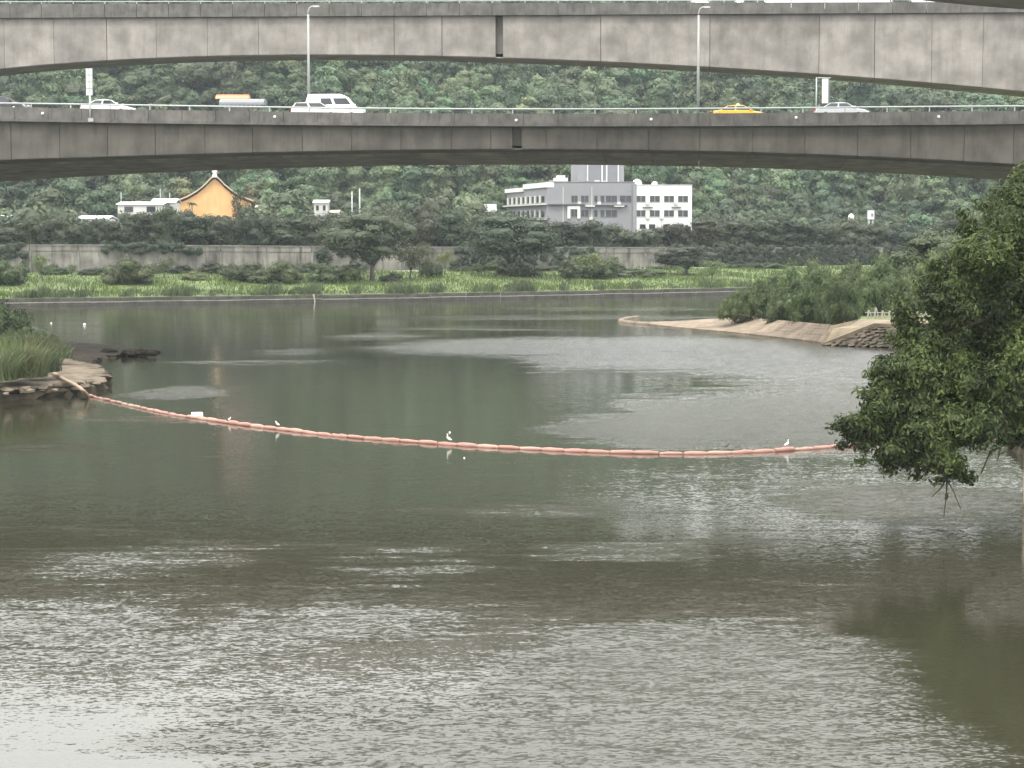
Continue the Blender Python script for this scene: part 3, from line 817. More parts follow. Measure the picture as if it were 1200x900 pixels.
ru = random.Random(31)
for k, px in enumerate([62, 108, 176, 212, 250, 268, 345, 362, 415, 540, 575, 632, 650, 720, 776, 790, 858, 880, 905]):
    tree_at('bush', ru.randrange(7), px, 0, ru.uniform(303, 312), ru.uniform(26, 44), float(wall_y(P(px, 300, 415).x)) - ru.uniform(2.5, 7), ru.choice(['leaf_row', 'leaf_shrub']), 'ragged undergrowth bush at the foot of the flood wall ' + ('below the long white sheds' if px < 200 else 'below the orange gable' if px < 300 else 'beside the umbrella shaped tree' if px < 500 else 'before the dark ivy' if px < 700 else 'below the bare pale panels' if px < 800 else 'beyond the round dark tree'), 'undergrowth along the flood wall', 'undergrowth_bush', 'bush')
# ================================================================== BRIDGES
ALPHA = R(-5.0)
class Bridge:
    def __init__(s, name, label, Z0, alpha=ALPHA):
        s.Z0, s.al = Z0, alpha
        s.e = empty(name, (0, Z0, 0), alpha); tag(s.e, label, 'bridge')
        s.ca, s.sa = math.cos(alpha), math.sin(alpha)
    def sz(s, px, py, off=0.0):
        """photo point on the vertical plane of the near face (set back by off) -> along, height"""
        d = ray(px, py)
        ox, oy = -s.sa * off, s.ca * off + s.Z0       # local (0,off) in the world
        nx, ny = -s.sa, s.ca
        t = (nx * ox + ny * oy) / (nx * d[0] + ny * d[1])
        x, y, z = d[0] * t, d[1] * t, CAMZ + d[2] * t
        return (x - ox) * s.ca + (y - oy) * s.sa, z
    def curve(s, pts, off=0.0, ext=True):
        q = sorted(s.sz(a, b, off) for a, b in pts)
        xs, zs = [p[0] for p in q], [p[1] for p in q]
        if len(xs) >= 3:
            c = np.polyfit(xs, zs, 4 if len(xs) > 5 else 2)
            lo, hi = xs[0], xs[-1]
            sl0 = np.polyval(np.polyder(c), lo); sl1 = np.polyval(np.polyder(c), hi)
            def f(u):
                u = float(u)
                if u < lo: return float(np.polyval(c, lo) + sl0 * (u - lo))
                if u > hi: return float(np.polyval(c, hi) + sl1 * (u - hi))
                return float(np.polyval(c, u))
            return f
        return lambda u: float(np.interp(u, xs, zs))
def strip(name, mat, parent, s0, s1, y0, y1, fb, ft, n=1):
    """a slab between two height curves along the bridge"""
    mb = MB()
    ss = np.linspace(s0, s1, n + 1)
    v = []
    for u in ss: v += [(u, y0, fb(u)), (u, y1, fb(u)), (u, y1, ft(u)), (u, y0, ft(u))]
    f = []
    for k in range(n):
        a, b = 4 * k, 4 * k + 4
        f += [(a, b, b + 3, a + 3), (a + 1, a + 2, b + 2, b + 1), (a + 3, b + 3, b + 2, a + 2), (a, a + 1, b + 1, b)]
    f += [(0, 3, 2, 1), (4*n, 4*n+1, 4*n+2, 4*n+3)]
    return mb.add(v, f).build(name, mat, parent)
def joints(s0, s1, step, known=()):
    ks = sorted(known)
    out = list(ks)
    u = ks[0] - step
    while u > s0: out.append(u); u -= step
    u = ks[-1] + step
    while u < s1: out.append(u); u += step
    return [s0] + sorted(out) + [s1]

# ---- lower bridge
B1 = Bridge('lower_road_bridge', 'lower grey concrete road bridge carrying cars across the river', 178)
top1 = B1.curve([(0, 125), (200, 129), (400, 132), (600, 133), (800, 133), (1000, 131.5), (1200, 130)])
par1 = B1.curve([(0, 142), (200, 145), (400, 147), (600, 148), (800, 148), (1000, 147), (1200, 145.5)])
web1 = B1.curve([(0, 187), (200, 181), (400, 176), (600, 174.5), (800, 176), (1000, 182), (1190, 192)], .5)
off2 = 13.0
sof2 = B1.curve([(0, 196), (200, 188), (400, 183.5), (600, 182), (800, 184), (1000, 189), (1190, 199)], off2)
sof2b = B1.curve([(0, 213), (200, 202), (400, 195), (600, 193), (800, 195), (1000, 201), (1170, 211)], off2 + 13)
S0, S1 = -75.0, 72.0
J1 = joints(S0, S1, 4.3, [B1.sz(p, 160, .5)[0] for p in (13, 70, 126, 182, 240, 296, 354, 412, 470, 529, 575)] + [B1.sz(p, 160, .5)[0] for p in (640, 700, 760, 820, 882, 943, 1005, 1067, 1130, 1188)])
hinge1 = B1.sz(606, 160, .5)[0]
# webs stand 0.5 m behind the parapet face; panels proud of a darker core
strip('girder_core', M['core'], B1.e, S0, hinge1 - .42, .62, 7.5, lambda u: web1(u) + .02, lambda u: par1(u) + .02, 30)
strip('girder_core', M['core'], B1.e, hinge1 + .42, S1, .62, 7.5, lambda u: web1(u) + .02, lambda u: par1(u) + .02, 30)
strip('hinge_diaphragm', M['core'], B1.e, hinge1 - .5, hinge1 + .5, 1.4, 7.0, lambda u: web1(u) + .3, lambda u: par1(u), 2)
for a, b in zip(J1[:-1], J1[1:]):
    ja, jb = rr.uniform(.012, .05), rr.uniform(.012, .05)
    a_, b_ = a + ja, b - jb
    if a_ < hinge1 < b_:
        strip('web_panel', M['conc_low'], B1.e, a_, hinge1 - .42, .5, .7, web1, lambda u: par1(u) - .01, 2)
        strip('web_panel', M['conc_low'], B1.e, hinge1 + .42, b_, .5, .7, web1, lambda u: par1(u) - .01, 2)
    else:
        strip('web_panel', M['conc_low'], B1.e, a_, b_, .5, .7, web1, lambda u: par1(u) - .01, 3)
    strip('soffit_panel', M['core'], B1.e, a_, b_, .75, 7.3, lambda u: web1(u) - .06, lambda u: web1(u) + .04, 2)
    # the parallel far box girder, its soffit tilted by the crossfall
    v = []
    for u in (a_, b_):
        v.append((u, off2, sof2(u))); v.append((u, off2 + 13, sof2b(u) ))
    MB().hexa([v[0], v[2], v[3], v[1]], [(p[0], p[1], p[2] + .3) for p in (v[0], v[2], v[3], v[1])]).build('far_soffit_panel', M['soffit_up'], B1.e)
strip('far_girder', M['core'], B1.e, S0, S1, off2 + .1, off2 + 12.9, lambda u: max(sof2(u), sof2b(u)) + .15, lambda u: par1(u), 40)
strip('deck', M['asphalt'], B1.e, S0, S1, .35, off2 + 15, lambda u: par1(u) + .03, lambda u: top1(u) - .6, 40)
PJ = joints(S0, S1, 3.0, [-2.0, 1.0])
for a, b in zip(PJ[:-1], PJ[1:]):
    strip('parapet_panel', M['parapet'], B1.e, a + .02, b - .02, 0, .3, lambda u: par1(u) + .25, top1, 1)
strip('parapet_core', M['core'], B1.e, S0, S1, .1, .2, lambda u: par1(u) + .1, lambda u: top1(u) - .03, 40)
strip('edge_beam', M['parapet'], B1.e, S0, S1, -.08, .34, par1, lambda u: par1(u) + .247, 40)
strip('far_parapet', M['parapet'], B1.e, S0, S1, off2 + 14.7, off2 + 15, lambda u: par1(u) + .1, top1, 40)
# handrail
def rail(parent, s0, s1, y, zf, mat, rad=.06, n=60):
    pts = [(u, y, zf(u)) for u in np.linspace(s0, s1, n)]
    return MB().tube(pts, rad, 8).build('handrail', mat, parent)
railz = B1.curve([(0, 121), (200, 123.5), (400, 127), (600, 127.6), (800, 127.2), (1000, 126), (1200, 124.3)], .15)
hr = rail(B1.e, S0, S1, .15, railz, M['galv'], .075)
u = S0 + .5
post_me = None
while u < S1:
    o = MB().box(-.05, .05, -.05, .05, -.02, railz(u) - top1(u)).build('rail_post', M['galv'], B1.e)
    o.location = (u, .15, top1(u)); u += 3.55
for px, py in [(50, 133), (322, 137), (605, 141), (763, 140), (933, 138), (1100, 137)]:
    uu, zz = B1.sz(px, py)
    MB().tube([(uu, 0, zz), (uu, -.06, zz)], .13, 12).build('reflector', M['white'], B1.e)
# bearings/piers out of the frame
for u in (-66, 63):
    MB().hexa([(u - 2, 1, -2.6), (u + 2, 1, -2.6), (u + 2, 26, -2.6), (u - 2, 26, -2.6)], [(u - 2, 1, web1(u) + .2), (u + 2, 1, web1(u) + .2), (u + 2, 26, web1(u) + .2), (u - 2, 26, web1(u) + .2)]).build('pier', M['conc_low'], B1.e)

# ---- upper bridge
B2 = Bridge('upper_road_bridge', 'tall pale concrete box girder bridge crossing above the lower bridge', 207)
top2 = B2.curve([(0, 4.6), (400, 3.8), (800, 3), (1200, 2)])
par2 = B2.curve([(0, 21), (400, 19), (800, 16.5), (1200, 14.5)])
web2 = B2.curve([(0, 80), (100, 72.5), (200, 67), (300, 64), (400, 63), (500, 64.5), (600, 68), (800, 77), (1000, 88.5), (1200, 107)], .45)
S0b, S1b = -85.0, 80.0
J2 = joints(S0b, S1b, 5.2, [B2.sz(p, 50, .45)[0] for p in (5, 63, 125, 183, 243, 303, 362, 462, 518, 704, 832, 960, 1025, 1092, 1152)])
hinge2 = B2.sz(585, 50, .45)[0]
strip('girder_core', M['core'], B2.e, S0b, hinge2 - .38, .6, 7.2, lambda u: web2(u) + .02, lambda u: par2(u) + .02, 30)
strip('girder_core', M['core'], B2.e, hinge2 + .38, S1b, .6, 7.2, lambda u: web2(u) + .02, lambda u: par2(u) + .02, 30)
strip('hinge_diaphragm', M['core'], B2.e, hinge2 - .45, hinge2 + .45, 1.1, 7.0, lambda u: web2(u) + .4, par2, 2)
for a, b in zip(J2[:-1], J2[1:]):
    ja, jb = rr.uniform(.01, .045), rr.uniform(.01, .045)
    a_, b_ = a + ja, b - jb
    segs = [(a_, hinge2 - .38), (hinge2 + .38, b_)] if a_ < hinge2 < b_ else [(a_, b_)]
    for c, d in segs:
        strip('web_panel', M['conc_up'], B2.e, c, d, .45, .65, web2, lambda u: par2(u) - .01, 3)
    strip('soffit_panel', M['soffit_up'], B2.e, a_, b_, .7, 7.1, lambda u: web2(u) - .06, lambda u: web2(u) + .04, 2)
strip('deck', M['asphalt'], B2.e, S0b, S1b, .35, 9.5, lambda u: par2(u) + .03, lambda u: top2(u) - .8, 40)
PJ = joints(S0b, S1b, 3.3, [-2.0, 1.3])
for a, b in zip(PJ[:-1], PJ[1:]):
    strip('parapet_panel', M['parapet'], B2.e, a + .02, b - .02, 0, .3, par2, top2, 1)
strip('far_parapet', M['parapet'], B2.e, S0b, S1b, 9.3, 9.6, lambda u: par2(u) + .1, lambda u: top2(u) - .3, 40)
rz2 = lambda u: top2(u) + .22
rail(B2.e, S0b, S1b, .15, rz2, M['galv'], .05)
u = S0b + .5
while u < S1b:
    o = MB().box(-.045, .045, -.045, .045, -.02, .24).build('rail_post', M['galv'], B2.e)
    o.location = (u, .15, top2(u)); u += 3.3
for u in (-76, 72):
    MB().hexa([(u - 2, 1, -2.6), (u + 2, 1, -2.6), (u + 2, 7, -2.6), (u - 2, 7, -2.6)], [(u - 2, 1, web2(u) + .3), (u + 2, 1, web2(u) + .3), (u + 2, 7, web2(u) + .3), (u - 2, 7, web2(u) + .3)]).build('pier', M['conc_up'], B2.e)

# ---- ramp whose edge cuts the upper right corner
B3 = Bridge('ramp_bridge', 'dark ramp girder sloping over the end of the upper bridge', 160, R(-12))
bot3 = B3.curve([(1000, -8), (1060, -1), (1130, 5.5), (1200, 11.5)], 8.4)
strip('girder', M['soffit'], B3.e, B3.sz(560, 0)[0], B3.sz(1420, 0)[0], 0, 8, bot3, lambda u: bot3(u) + 2.2, 30)
strip('parapet', M['parapet'], B3.e, B3.sz(560, 0)[0], B3.sz(1420, 0)[0], -.4, 0, lambda u: bot3(u) + 1.6, lambda u: bot3(u) + 3.4, 30)
strip('parapet', M['parapet'], B3.e, B3.sz(560, 0)[0], B3.sz(1420, 0)[0], 8, 8.4, lambda u: bot3(u) + .02, lambda u: bot3(u) + 3.4, 30)

# ================================================================== ON THE LOWER BRIDGE
def on_deck(px, off):
    u, _ = B1.sz(px, 130, off)
    c, s_ = B1.ca, B1.sa
    return Vector((u * c - off * s_, B1.Z0 + u * s_ + off * c, top1(u) - .6))
def lamp_post(px, tip_py, label):
    off = 10.6
    p = on_deck(px, off)
    tip = P(px, tip_py, p.y).z
    e = empty('street_lamp', p, ALPHA)
    tag(e, label, 'street lamp', 'street lamps on the lower bridge')
    H = tip - p.z
    MB().tube([(0, 0, 0), (0, 0, .5)], [.2, .17], 10).build('base', M['lamp_metal'], e)
    MB().tube([(0, 0, .4), (0, 0, H * .5), (0, 0, H - .75)], [.15, .12, .095], 10).build('pole', M['lamp_metal'], e)
    MB().tube([(0, 0, H - .78), (.03, 0, H - .45), (.14, 0, H - .18), (.34, 0, H - .05), (.6, 0, H - .02)], [.09, .085, .08, .075, .07], 8).build('arm', M['lamp_metal'], e)
    MB().hexa([(.45, -.13, H - .12), (1.05, -.11, H - .10), (1.05, .11, H - .10), (.45, .13, H - .12)], [(.5, -.08, H + .06), (.98, -.06, H + .03), (.98, .06, H + .03), (.5, .08, H + .06)]).build('lamp_head', M['lamp_metal'], e)
lamp_post(362, 7, 'pale street lamp pole rising behind the white van')
lamp_post(818, 8, 'pale street lamp pole beside the yellow taxi')

# vehicles
def paint(name, col, rough=.25):
    m, n, b = newmat(name)
    b.inputs['Base Color'].default_value = col + (1,); b.inputs['Roughness'].default_value = rough
    b.inputs['Coat Weight'].default_value = .6; b.inputs['Coat Roughness'].default_value = .08
    no = n.nodes.new('ShaderNodeTexNoise'); no.inputs['Scale'].default_value = 2.5; no.inputs['Detail'].default_value = 5
    mr = n.nodes.new('ShaderNodeMapRange'); mr.inputs['To Min'].default_value = rough * .8; mr.inputs['To Max'].default_value = rough * 1.5
    n.links.new(no.outputs['Fac'], mr.inputs['Value']); n.links.new(mr.outputs['Result'], b.inputs['Roughness'])
    return m
M['p_white'] = paint('white_car_paint', (0.78, 0.79, 0.79))
M['p_silver'] = paint('silver_car_paint', (0.50, 0.52, 0.54))
M['p_dark'] = paint('dark_car_paint', (0.04, 0.045, 0.05))
M['p_yellow'] = paint('yellow_taxi_paint', (0.80, 0.42, 0.02))
M['p_cream'] = paint('pale_beige_car_paint', (0.62, 0.61, 0.57))
M['red_lamp'] = plain('tail_lamp_red', (0.45, 0.02, 0.02), .3)
M['rim'] = plain('alloy_rim', (0.5, 0.5, 0.5), .35, .6)
SHAPES = {
    'sedan': dict(L=4.7, W=1.8, body=[(-2.35, .35), (-2.35, .78), (-2.25, .98), (-1.55, 1.03), (1.0, .98), (1.9, .86), (2.28, .68), (2.35, .35)], roof=[(-1.75, 1.01), (-1.0, 1.44), (-.1, 1.5), (.45, 1.44), (1.25, .97)], wb=(-1.4, 1.4)),
    'wagon': dict(L=4.5, W=1.8, body=[(-2.25, .35), (-2.25, .8), (-2.2, 1.0), (1.05, 1.0), (1.85, .88), (2.2, .7), (2.25, .35)], roof=[(-2.2, .99), (-1.85, 1.5), (-.3, 1.56), (.4, 1.5), (1.3, .99)], wb=(-1.35, 1.35)),
    'van': dict(L=5.3, W=1.9, body=[(-2.65, .35), (-2.65, 1.3), (1.55, 1.25), (2.2, 1.05), (2.6, .85), (2.65, .35)], roof=[(-2.63, 1.29), (-2.35, 2.3), (.6, 2.3), (1.05, 2.1), (1.85, 1.2)], wb=(-1.6, 1.65)),
}
def car(name, shape, px, off, paintm, label, flip=False, lift=0.0, cat='car', glass_lo=None, taxi=False):
    g = SHAPES[shape]
    p = on_deck(px, off); p.z += lift
    e = empty(name, p, ALPHA + (math.pi if flip else 0))
    tag(e, label, cat)
    W = g['W'] / 2
    # body: side profile rounded in plan
    poly = g['body']
    n = len(poly)
    mb = MB()
    ys = [(-W, .93), (-W * .9, 1.0), (0, 1.0), (W * .9, 1.0), (W, .93)]
    v = []
    for y, k in ys:
        for x_, z_ in poly: v.append((x_ * (k if abs(x_) > 2 else 1), y, z_ if z_ < .6 else z_ - (0.05 if abs(y) > W * .95 else 0)))
    f = [tuple(range(n)), tuple(range(5 * n - 1, 4 * n - 1, -1))]
    for a in range(4): f += [(a*n + i, (a+1)*n + i, (a+1)*n + (i+1) % n, a*n + (i+1) % n) for i in range(n)]
    body = mb.add(v, f, False).build('body', paintm, e)
    # cabin shell (roof and pillars), narrower at the top
    rf = g['roof']; zt = max(z for _, z in rf); zb = min(z for _, z in rf)
    def wy(z): return W * (.95 - .2 * (z - zb) / (zt - zb))
    mb = MB(); v = []
    for x_, z_ in rf: v += [(x_, -wy(z_), z_), (x_, wy(z_), z_)]
    m_ = len(rf)
    f = [(2*i, 2*i+1, 2*i+3, 2*i+2) for i in range(m_ - 1)] + [tuple(2*i for i in range(m_))[::-1], tuple(2*i+1 for i in range(m_)), (0, 2*m_-2, 2*m_-1, 1)]
    cabin = mb.add(v, f).build('cabin', paintm, e)
    # side windows: inset copies of the cabin profile, split by the pillar
    zlo = zb + .06; zhi = zt - .09
    if shape == 'van': zlo, zhi = 1.36, 1.92
    def xat(z, front):
        seq = rf[::-1] if front else rf
        for (xa, za), (xb, zb_) in zip(seq[:-1], seq[1:]):
            if za <= z <= zb_: return xa + (xb - xa) * (z - za) / max(1e-6, zb_ - za)
        return seq[-1][0]
    xr0, xr1 = xat(zlo, False) + .14, xat(zhi, False) + .1
    xf0, xf1 = xat(zlo, True) - .14, xat(zhi, True) - .08
    cuts = [0.48] if shape != 'van' else [.30, .62]
    edges = [0] + cuts + [1]
    for sgn in (-1, 1):
        for c0, c1 in zip(edges[:-1], edges[1:]):
            if shape == 'van' and c0 == 0: continue
            pa, pb = c0 + (.03 if c0 > 0 else 0), c1 - (.03 if c1 < 1 else 0)
            q = [(xr0 + (xf0 - xr0) * pa, zlo), (xr0 + (xf0 - xr0) * pb, zlo), (xr1 + (xf1 - xr1) * pb, zhi), (xr1 + (xf1 - xr1) * pa, zhi)]
            vv = [(x_, sgn * (wy(z_) + .008), z_) for x_, z_ in q] + [(x_, sgn * (wy(z_) - .01), z_) for x_, z_ in q]
            MB().add(vv, [(0,1,2,3),(7,6,5,4),(0,4,5,1),(1,5,6,2),(2,6,7,3),(3,7,4,0)]).build('side_window', M['glass'], e)
    for front in (False, True):
        nm = 'windscreen' if front else 'rear_window'
        xa, xb = (xat(zlo, True), xat(zhi, True)) if front else (xat(zlo, False), xat(zhi, False))
        o_ = .012 if front else -.012
        q = [(xa + o_, -wy(zlo) + .1, zlo + .01), (xa + o_, wy(zlo) - .1, zlo + .01), (xb + o_, wy(zhi) - .1, zhi + .01), (xb + o_, -wy(zhi) + .1, zhi + .01)]
        vv = q + [(x_ - o_ * 2, y_, z_ - .02) for x_, y_, z_ in q]
        MB().add(vv, [(0,1,2,3),(7,6,5,4),(0,4,5,1),(1,5,6,2),(2,6,7,3),(3,7,4,0)]).build(nm, M['glass'], e)
    for xw_ in g['wb']:
        for sgn in (-1, 1):
            t_ = MB().tube([(xw_, sgn * (W - .2), .33), (xw_, sgn * (W + .01), .33)], .33, 20).build('wheel', M['black'], e)
            MB().tube([(xw_, sgn * (W - .02), .33), (xw_, sgn * (W + .025), .33)], [.21, .19], 14).build('rim', M['rim'], t_)
    LX = g['L'] / 2
    zt_ = .72 if shape != 'van' else .95
    for sgn in (-1, 1):
        box('headlight', M['white'], e, LX - .28, LX - .04, min(sgn * W * .55, sgn * W * .93), max(sgn * W * .55, sgn * W * .93), zt_ - .12, zt_ + .02)
        box('tail_light', M['red_lamp'], e, -LX - .01, -LX + .12, min(sgn * W * .6, sgn * W * .935), max(sgn * W * .6, sgn * W * .935), zt_ + .0, zt_ + .2)
        box('wing_mirror', paintm, e, xf0 - .05, xf0 + .12, min(sgn * (W * .95), sgn * (W * 1.1)), max(sgn * (W * .95), sgn * (W * 1.1)), zlo, zlo + .15)
    if taxi:
        MB().hexa([(-.25, -.3, zt - .02), (.05, -.3, zt - .02), (.05, .3, zt - .02), (-.25, .3, zt - .02)], [(-.2, -.26, zt + .14), (0, -.26, zt + .14), (0, .26, zt + .14), (-.2, .26, zt + .14)]).build('roof_sign', M['white'], e)
    return e
car('car', 'sedan', 2, 3.0, M['p_dark'], 'dark saloon car with pale roof edge at the end of the lower bridge', lift=.2)
car('car', 'sedan', 127, 3.0, M['p_white'], 'white saloon car beside the narrow bridge sign', lift=.08)
car('van', 'van', 393, 6.2, M['p_white'], 'white high roof van on the lower bridge', cat='van', lift=.25)
car('car', 'wagon', 372, 2.6, M['p_cream'], 'pale beige estate car in front of the white van', lift=.05)
car('taxi', 'sedan', 866, 5.6, M['p_yellow'], 'yellow taxi on the lower bridge', cat='taxi', taxi=True, lift=.1)
car('car', 'sedan', 986, 3.2, M['p_silver'], 'silver saloon car beside the tall white sign frame', lift=.12)
car('car', 'sedan', 1106, 8.5, M['p_white'], 'white saloon car almost hidden behind the parapet', lift=-.45)

# narrow signs
def narrow_sign(px, off, y0, y1, wpx, label, style):
    p = on_deck(px, off)
    u0 = P(px, y1, p.y).z - p.z; u1 = P(px, y0, p.y).z - p.z
    e = empty('road_sign', p, ALPHA); tag(e, label, 'sign')
    wd = wpx * S(p.y)
    if style == 'grid':
        MB().tube([(0.05, 0, -.6), (.05, 0, u0 + .2)], .09, 10).build('post', M['galv'], e)
        box('bracket', M['galv'], e, -.12, .35, -.12, .25, -.55, -.25)
        box('back_board', M['galv'], e, -wd / 2, wd / 2, .02, .09, u0, u1)
        for i in range(4):
            for j in range(2):
                h = (u1 - u0) / 4
                box('panel', M['white'], e, -wd / 2 + j * wd / 2 + .05, -wd / 2 + (j + 1) * wd / 2 - .05, -.03, .015, u0 + i * h + .05, u0 + (i + 1) * h - .05)
    else:
        MB().tube([(-.5, 0, 0), (-.5, 0, u1)], .06, 8).build('post', M['galv'], e)
        MB().tube([(-.55, 0, u1 - .03), (wd / 2 + .5, 0, u1 - .03)], .05, 8).build('crossbar', M['galv'], e)
        MB().tube([(wd / 2 + .3, .12, 0), (wd / 2 + .3, .12, u1 - .05)], .06, 8).build('post', M['galv'], e)
        box('board', M['white'], e, 0, wd, -.04, .05, u0, u1 - .1)
        box('board_edge', M['grey_dark'], e, wd + .003, wd + .12, -.03, .06, u0, u1 - .1)
narrow_sign(105, -.1, 80, 112, 8, 'narrow tall sign of small white panels clamped to the bridge parapet', 'grid')
narrow_sign(963, 9.5, 91, 121, 7, 'tall narrow white sign board in a metal frame behind the silver car', 'frame')

# ================================================================== BUILDINGS
def win(parent, x0, x1, z0, z1, y, framem, gm=None, mull=1):
    o = box('window', M['glass'], parent, x0, x1, y - .02, y + .2, z0, z1)
    t = .07
    fr = MB()
    fr.box(x0 - t, x1 + t, y - .09, y - .021, z1, z1 + t).box(x0 - t, x1 + t, y - .14, y - .021, z0 - t * 1.3, z0)
    fr.box(x0 - t, x0, y - .09, y - .021, z0, z1).box(x1, x1 + t, y - .09, y - .021, z0, z1)
    for k in range(mull): 
        xm = x0 + (x1 - x0) * (k + 1) / (mull + 1)
        fr.box(xm - .04, xm + .04, y - .06, y - .021, z0, z1)
    fr.build('window_frame', framem, o)
    return o
def office():
    Y = 520.0
    a = P(641, 262, Y); b = P(745, 262, Y); c = P(813, 262, Y + 4)
    rz = math.atan2(c.y - a.y, c.x - a.x)
    e = empty('office_building', (a.x, a.y, 6), rz)
    tag(e, 'white and grey flat roofed building above the trees behind the flood wall', 'building')
    def lx(px): return (P(px, 250, Y).x - a.x)
    def lz(py): return P(700, py, Y).z - 6
    Dp = 30
    g1, w1 = lx(745), lx(813)
    zt = lz(213.5); ztw = lz(217)
    box('grey_wing', M['grey_render'], e, 0, g1, 0, Dp, -6, zt)
    box('white_wing', M['white'], e, g1 + .003, w1, -.35, Dp - 1, -6, ztw)
    box('parapet_cap', M['grey_dark'], e, -.1, g1 + .1, -.12, .4, zt + .003, zt + .22)
    box('parapet_cap', M['offwhite'], e, g1 + .11, w1 + .1, -.47, .3, ztw + .003, ztw + .2)
    box('pilaster', M['grey_render'], e, g1 - .5, g1 + .4, -.55, -.353, -6, zt - .3)
    rows = [(229.3, 236.6), (246.3, 253.8)]
    for i, (t_, b_) in enumerate(rows):
        for x0, x1 in [(670, 677), (681.3, 690), (697, 700.5), (704.5, 708.7), (710.8, 723.7), (727.5, 740.7)]:
            if i == 1 and x0 > 725: continue
            win(e, lx(x0), lx(x1), lz(b_), lz(t_), 0, M['grey_dark'], mull=1 if x1 - x0 > 5 else 0)
        for x0, x1 in [(745.8, 757.5), (761.8, 774.5), (778.8, 791.5), (795.5, 808.2)]:
            win(e, lx(x0) + .2, lx(x1), lz(b_), lz(t_), -.35, M['offwhite'], mull=1)
    for x0, x1 in [(751, 757.5), (762, 769), (779, 786), (796, 803)]:
        win(e, lx(x0), lx(x1), lz(268), lz(263), -.35, M['grey_render'], mull=0)
    for x0, x1, py in [(641, 686, 238.7), (697, 736, 239.5)]:
        box('canopy', M['grey_dark'], e, lx(x0), lx(x1), -1.0, -.003, lz(py + .9), lz(py))
    for x0, x1, py in [(686, 697, 241), (720, 732, 241)]:
        box('canopy', M['white'], e, lx(x0), lx(x1), -1.1, -.003, lz(py + 1), lz(py))
    for x0, x1 in [(754, 766), (788.5, 800)]:
        box('sunshade', M['grey_dark'], e, lx(x0), lx(x1), -1.0, -.353, lz(243), lz(242))
    # white portal round one bay
    mb = MB(); p0, p1, zt2, zb2 = lx(665), lx(680), lz(241.3), lz(256)
    mb.box(p0, p1, -.5, -.003, zt2 - .8, zt2); mb.box(p0, p0 + .7, -.5, -.003, zb2, zt2 - .8); mb.box(p1 - .7, p1, -.5, -.003, zb2, zt2 - .8)
    mb.build('portal_frame', M['white'], e)
    # tower
    tx0, tx1, tt = lx(683), lx(738), lz(189)
    box('tower', M['grey_render'], e, tx0, tx1, 8, 22, zt - .2, tt)
    box('tower_panel', M['grey_dark'], e, tx0 + 2.6, tx1 - 1.6, 7.9, 7.997, zt - .1, tt - .5)
    for xp in (694, 711.5, 717, 731):
        box('tower_stripe', M['white'], e, lx(xp) - .12, lx(xp) + .16, 7.7, 7.897, zt + .2, tt - .2)
    box('tower_stripe', M['white'], e, lx(711), lx(718), 7.69, 7.896, lz(212), lz(211))
    box('roof_unit', M['offwhite'], e, lx(657), lx(672), 10, 15, zt, lz(207))
    box('roof_unit', M['offwhite'], e, lx(660), lx(669), 10.5, 14, lz(206.99), lz(204))
    for xp, rr_ in ((750, 1.35), (771, .8)):
        mb = MB(); pts = [(lx(xp), 3, ztw - .1), (lx(xp), 3, ztw + .3), (lx(xp), 3, ztw + .3 + rr_ * .5), (lx(xp), 3, ztw + .3 + rr_ * .8), (lx(xp), 3, ztw + .35 + rr_)]
        mb.tube(pts, [rr_, rr_, rr_ * .87, rr_ * .6, rr_ * .1], 14); mb.build('roof_dome', M['white'], e)
    rc = random.Random(3)
    for xp, py in [(679, 238), (693, 256), (702.5, 238), (726, 238), (759.8, 238), (776.5, 255), (793.5, 238), (759.8, 255)]:
        yb = -.353 if xp > 745 else -.003
        box('air_conditioner', M['offwhite'], e, lx(xp) - .45, lx(xp) + .45, yb - .5, yb, lz(py) - .35, lz(py) + .35)
    for xp in (660, 694, 776.7):
        yb = -.353 if xp > 745 else -.003
        box('downpipe', M['offwhite'], e, lx(xp) - .08, lx(xp) + .08, yb - .15, yb, -4, zt - 1.2)
    for k in range(7):
        x_ = lx(648 + k * 13 + rc.uniform(-3, 3)); h_ = rc.uniform(.5, 1.4)
        box('roof_vent', M['grey_render'] if k % 2 else M['offwhite'], e, x_, x_ + rc.uniform(.6, 1.8), 2.5 + rc.random() * 3, 6.5, (zt if 648 + k * 13 < 742 else ztw) - .1, zt + h_ * .5)
    # side wing going away to the left
    e2dir = math.atan2(46, P(594, 240, 566).x - a.x)
    ln = math.hypot(46, P(594, 240, 566).x - a.x)
    def side(nm, mat, u0, u1, z0, z1, d0, d1):
        cs, sn = math.cos(e2dir - rz), math.sin(e2dir - rz)
        def q(u, d): return (u * cs - d * sn, u * sn + d * cs)
        b4 = [q(u0, d0), q(u0, d1), q(u1, d1), q(u1, d0)]
        return MB().hexa([(x_, y_, z0) for x_, y_ in b4], [(x_, y_, z1) for x_, y_ in b4]).build(nm, mat, e)
    # d>0 is to the left of the running direction = outside face
    side('side_wing', M['grey_render'], 0, ln, -6, zt - 1.3, -20, -.02)
    side('side_parapet', M['white'], -.2, ln * .55, zt - 1.29, zt - .02, -20, .35)
    side('side_parapet', M['white'], ln * .552, ln, zt - 1.9, zt - .9, -19.5, .6)
    for k in range(8):
        u0 = ln * (.06 + k * .115)
        for (zb_, ze) in ((lz(236.8), lz(229.5)), (lz(254), lz(246.5))):
            o = side('window', M['glass'], u0, u0 + ln * .075, zb_, ze, 0, .04)
            side('mullion', M['offwhite'], u0 + ln * .08, u0 + ln * .105, zb_ - .2, ze + .2, 0, .3)
    side('balcony', M['offwhite'], 0, ln, lz(240), lz(238.6), 0, 1.2)
    side('balcony', M['offwhite'], 0, ln, lz(257.5), lz(256), 0, 1.2)
    # low porch roof
    def lx2(px): return P(px, 250, 550).x - a.x
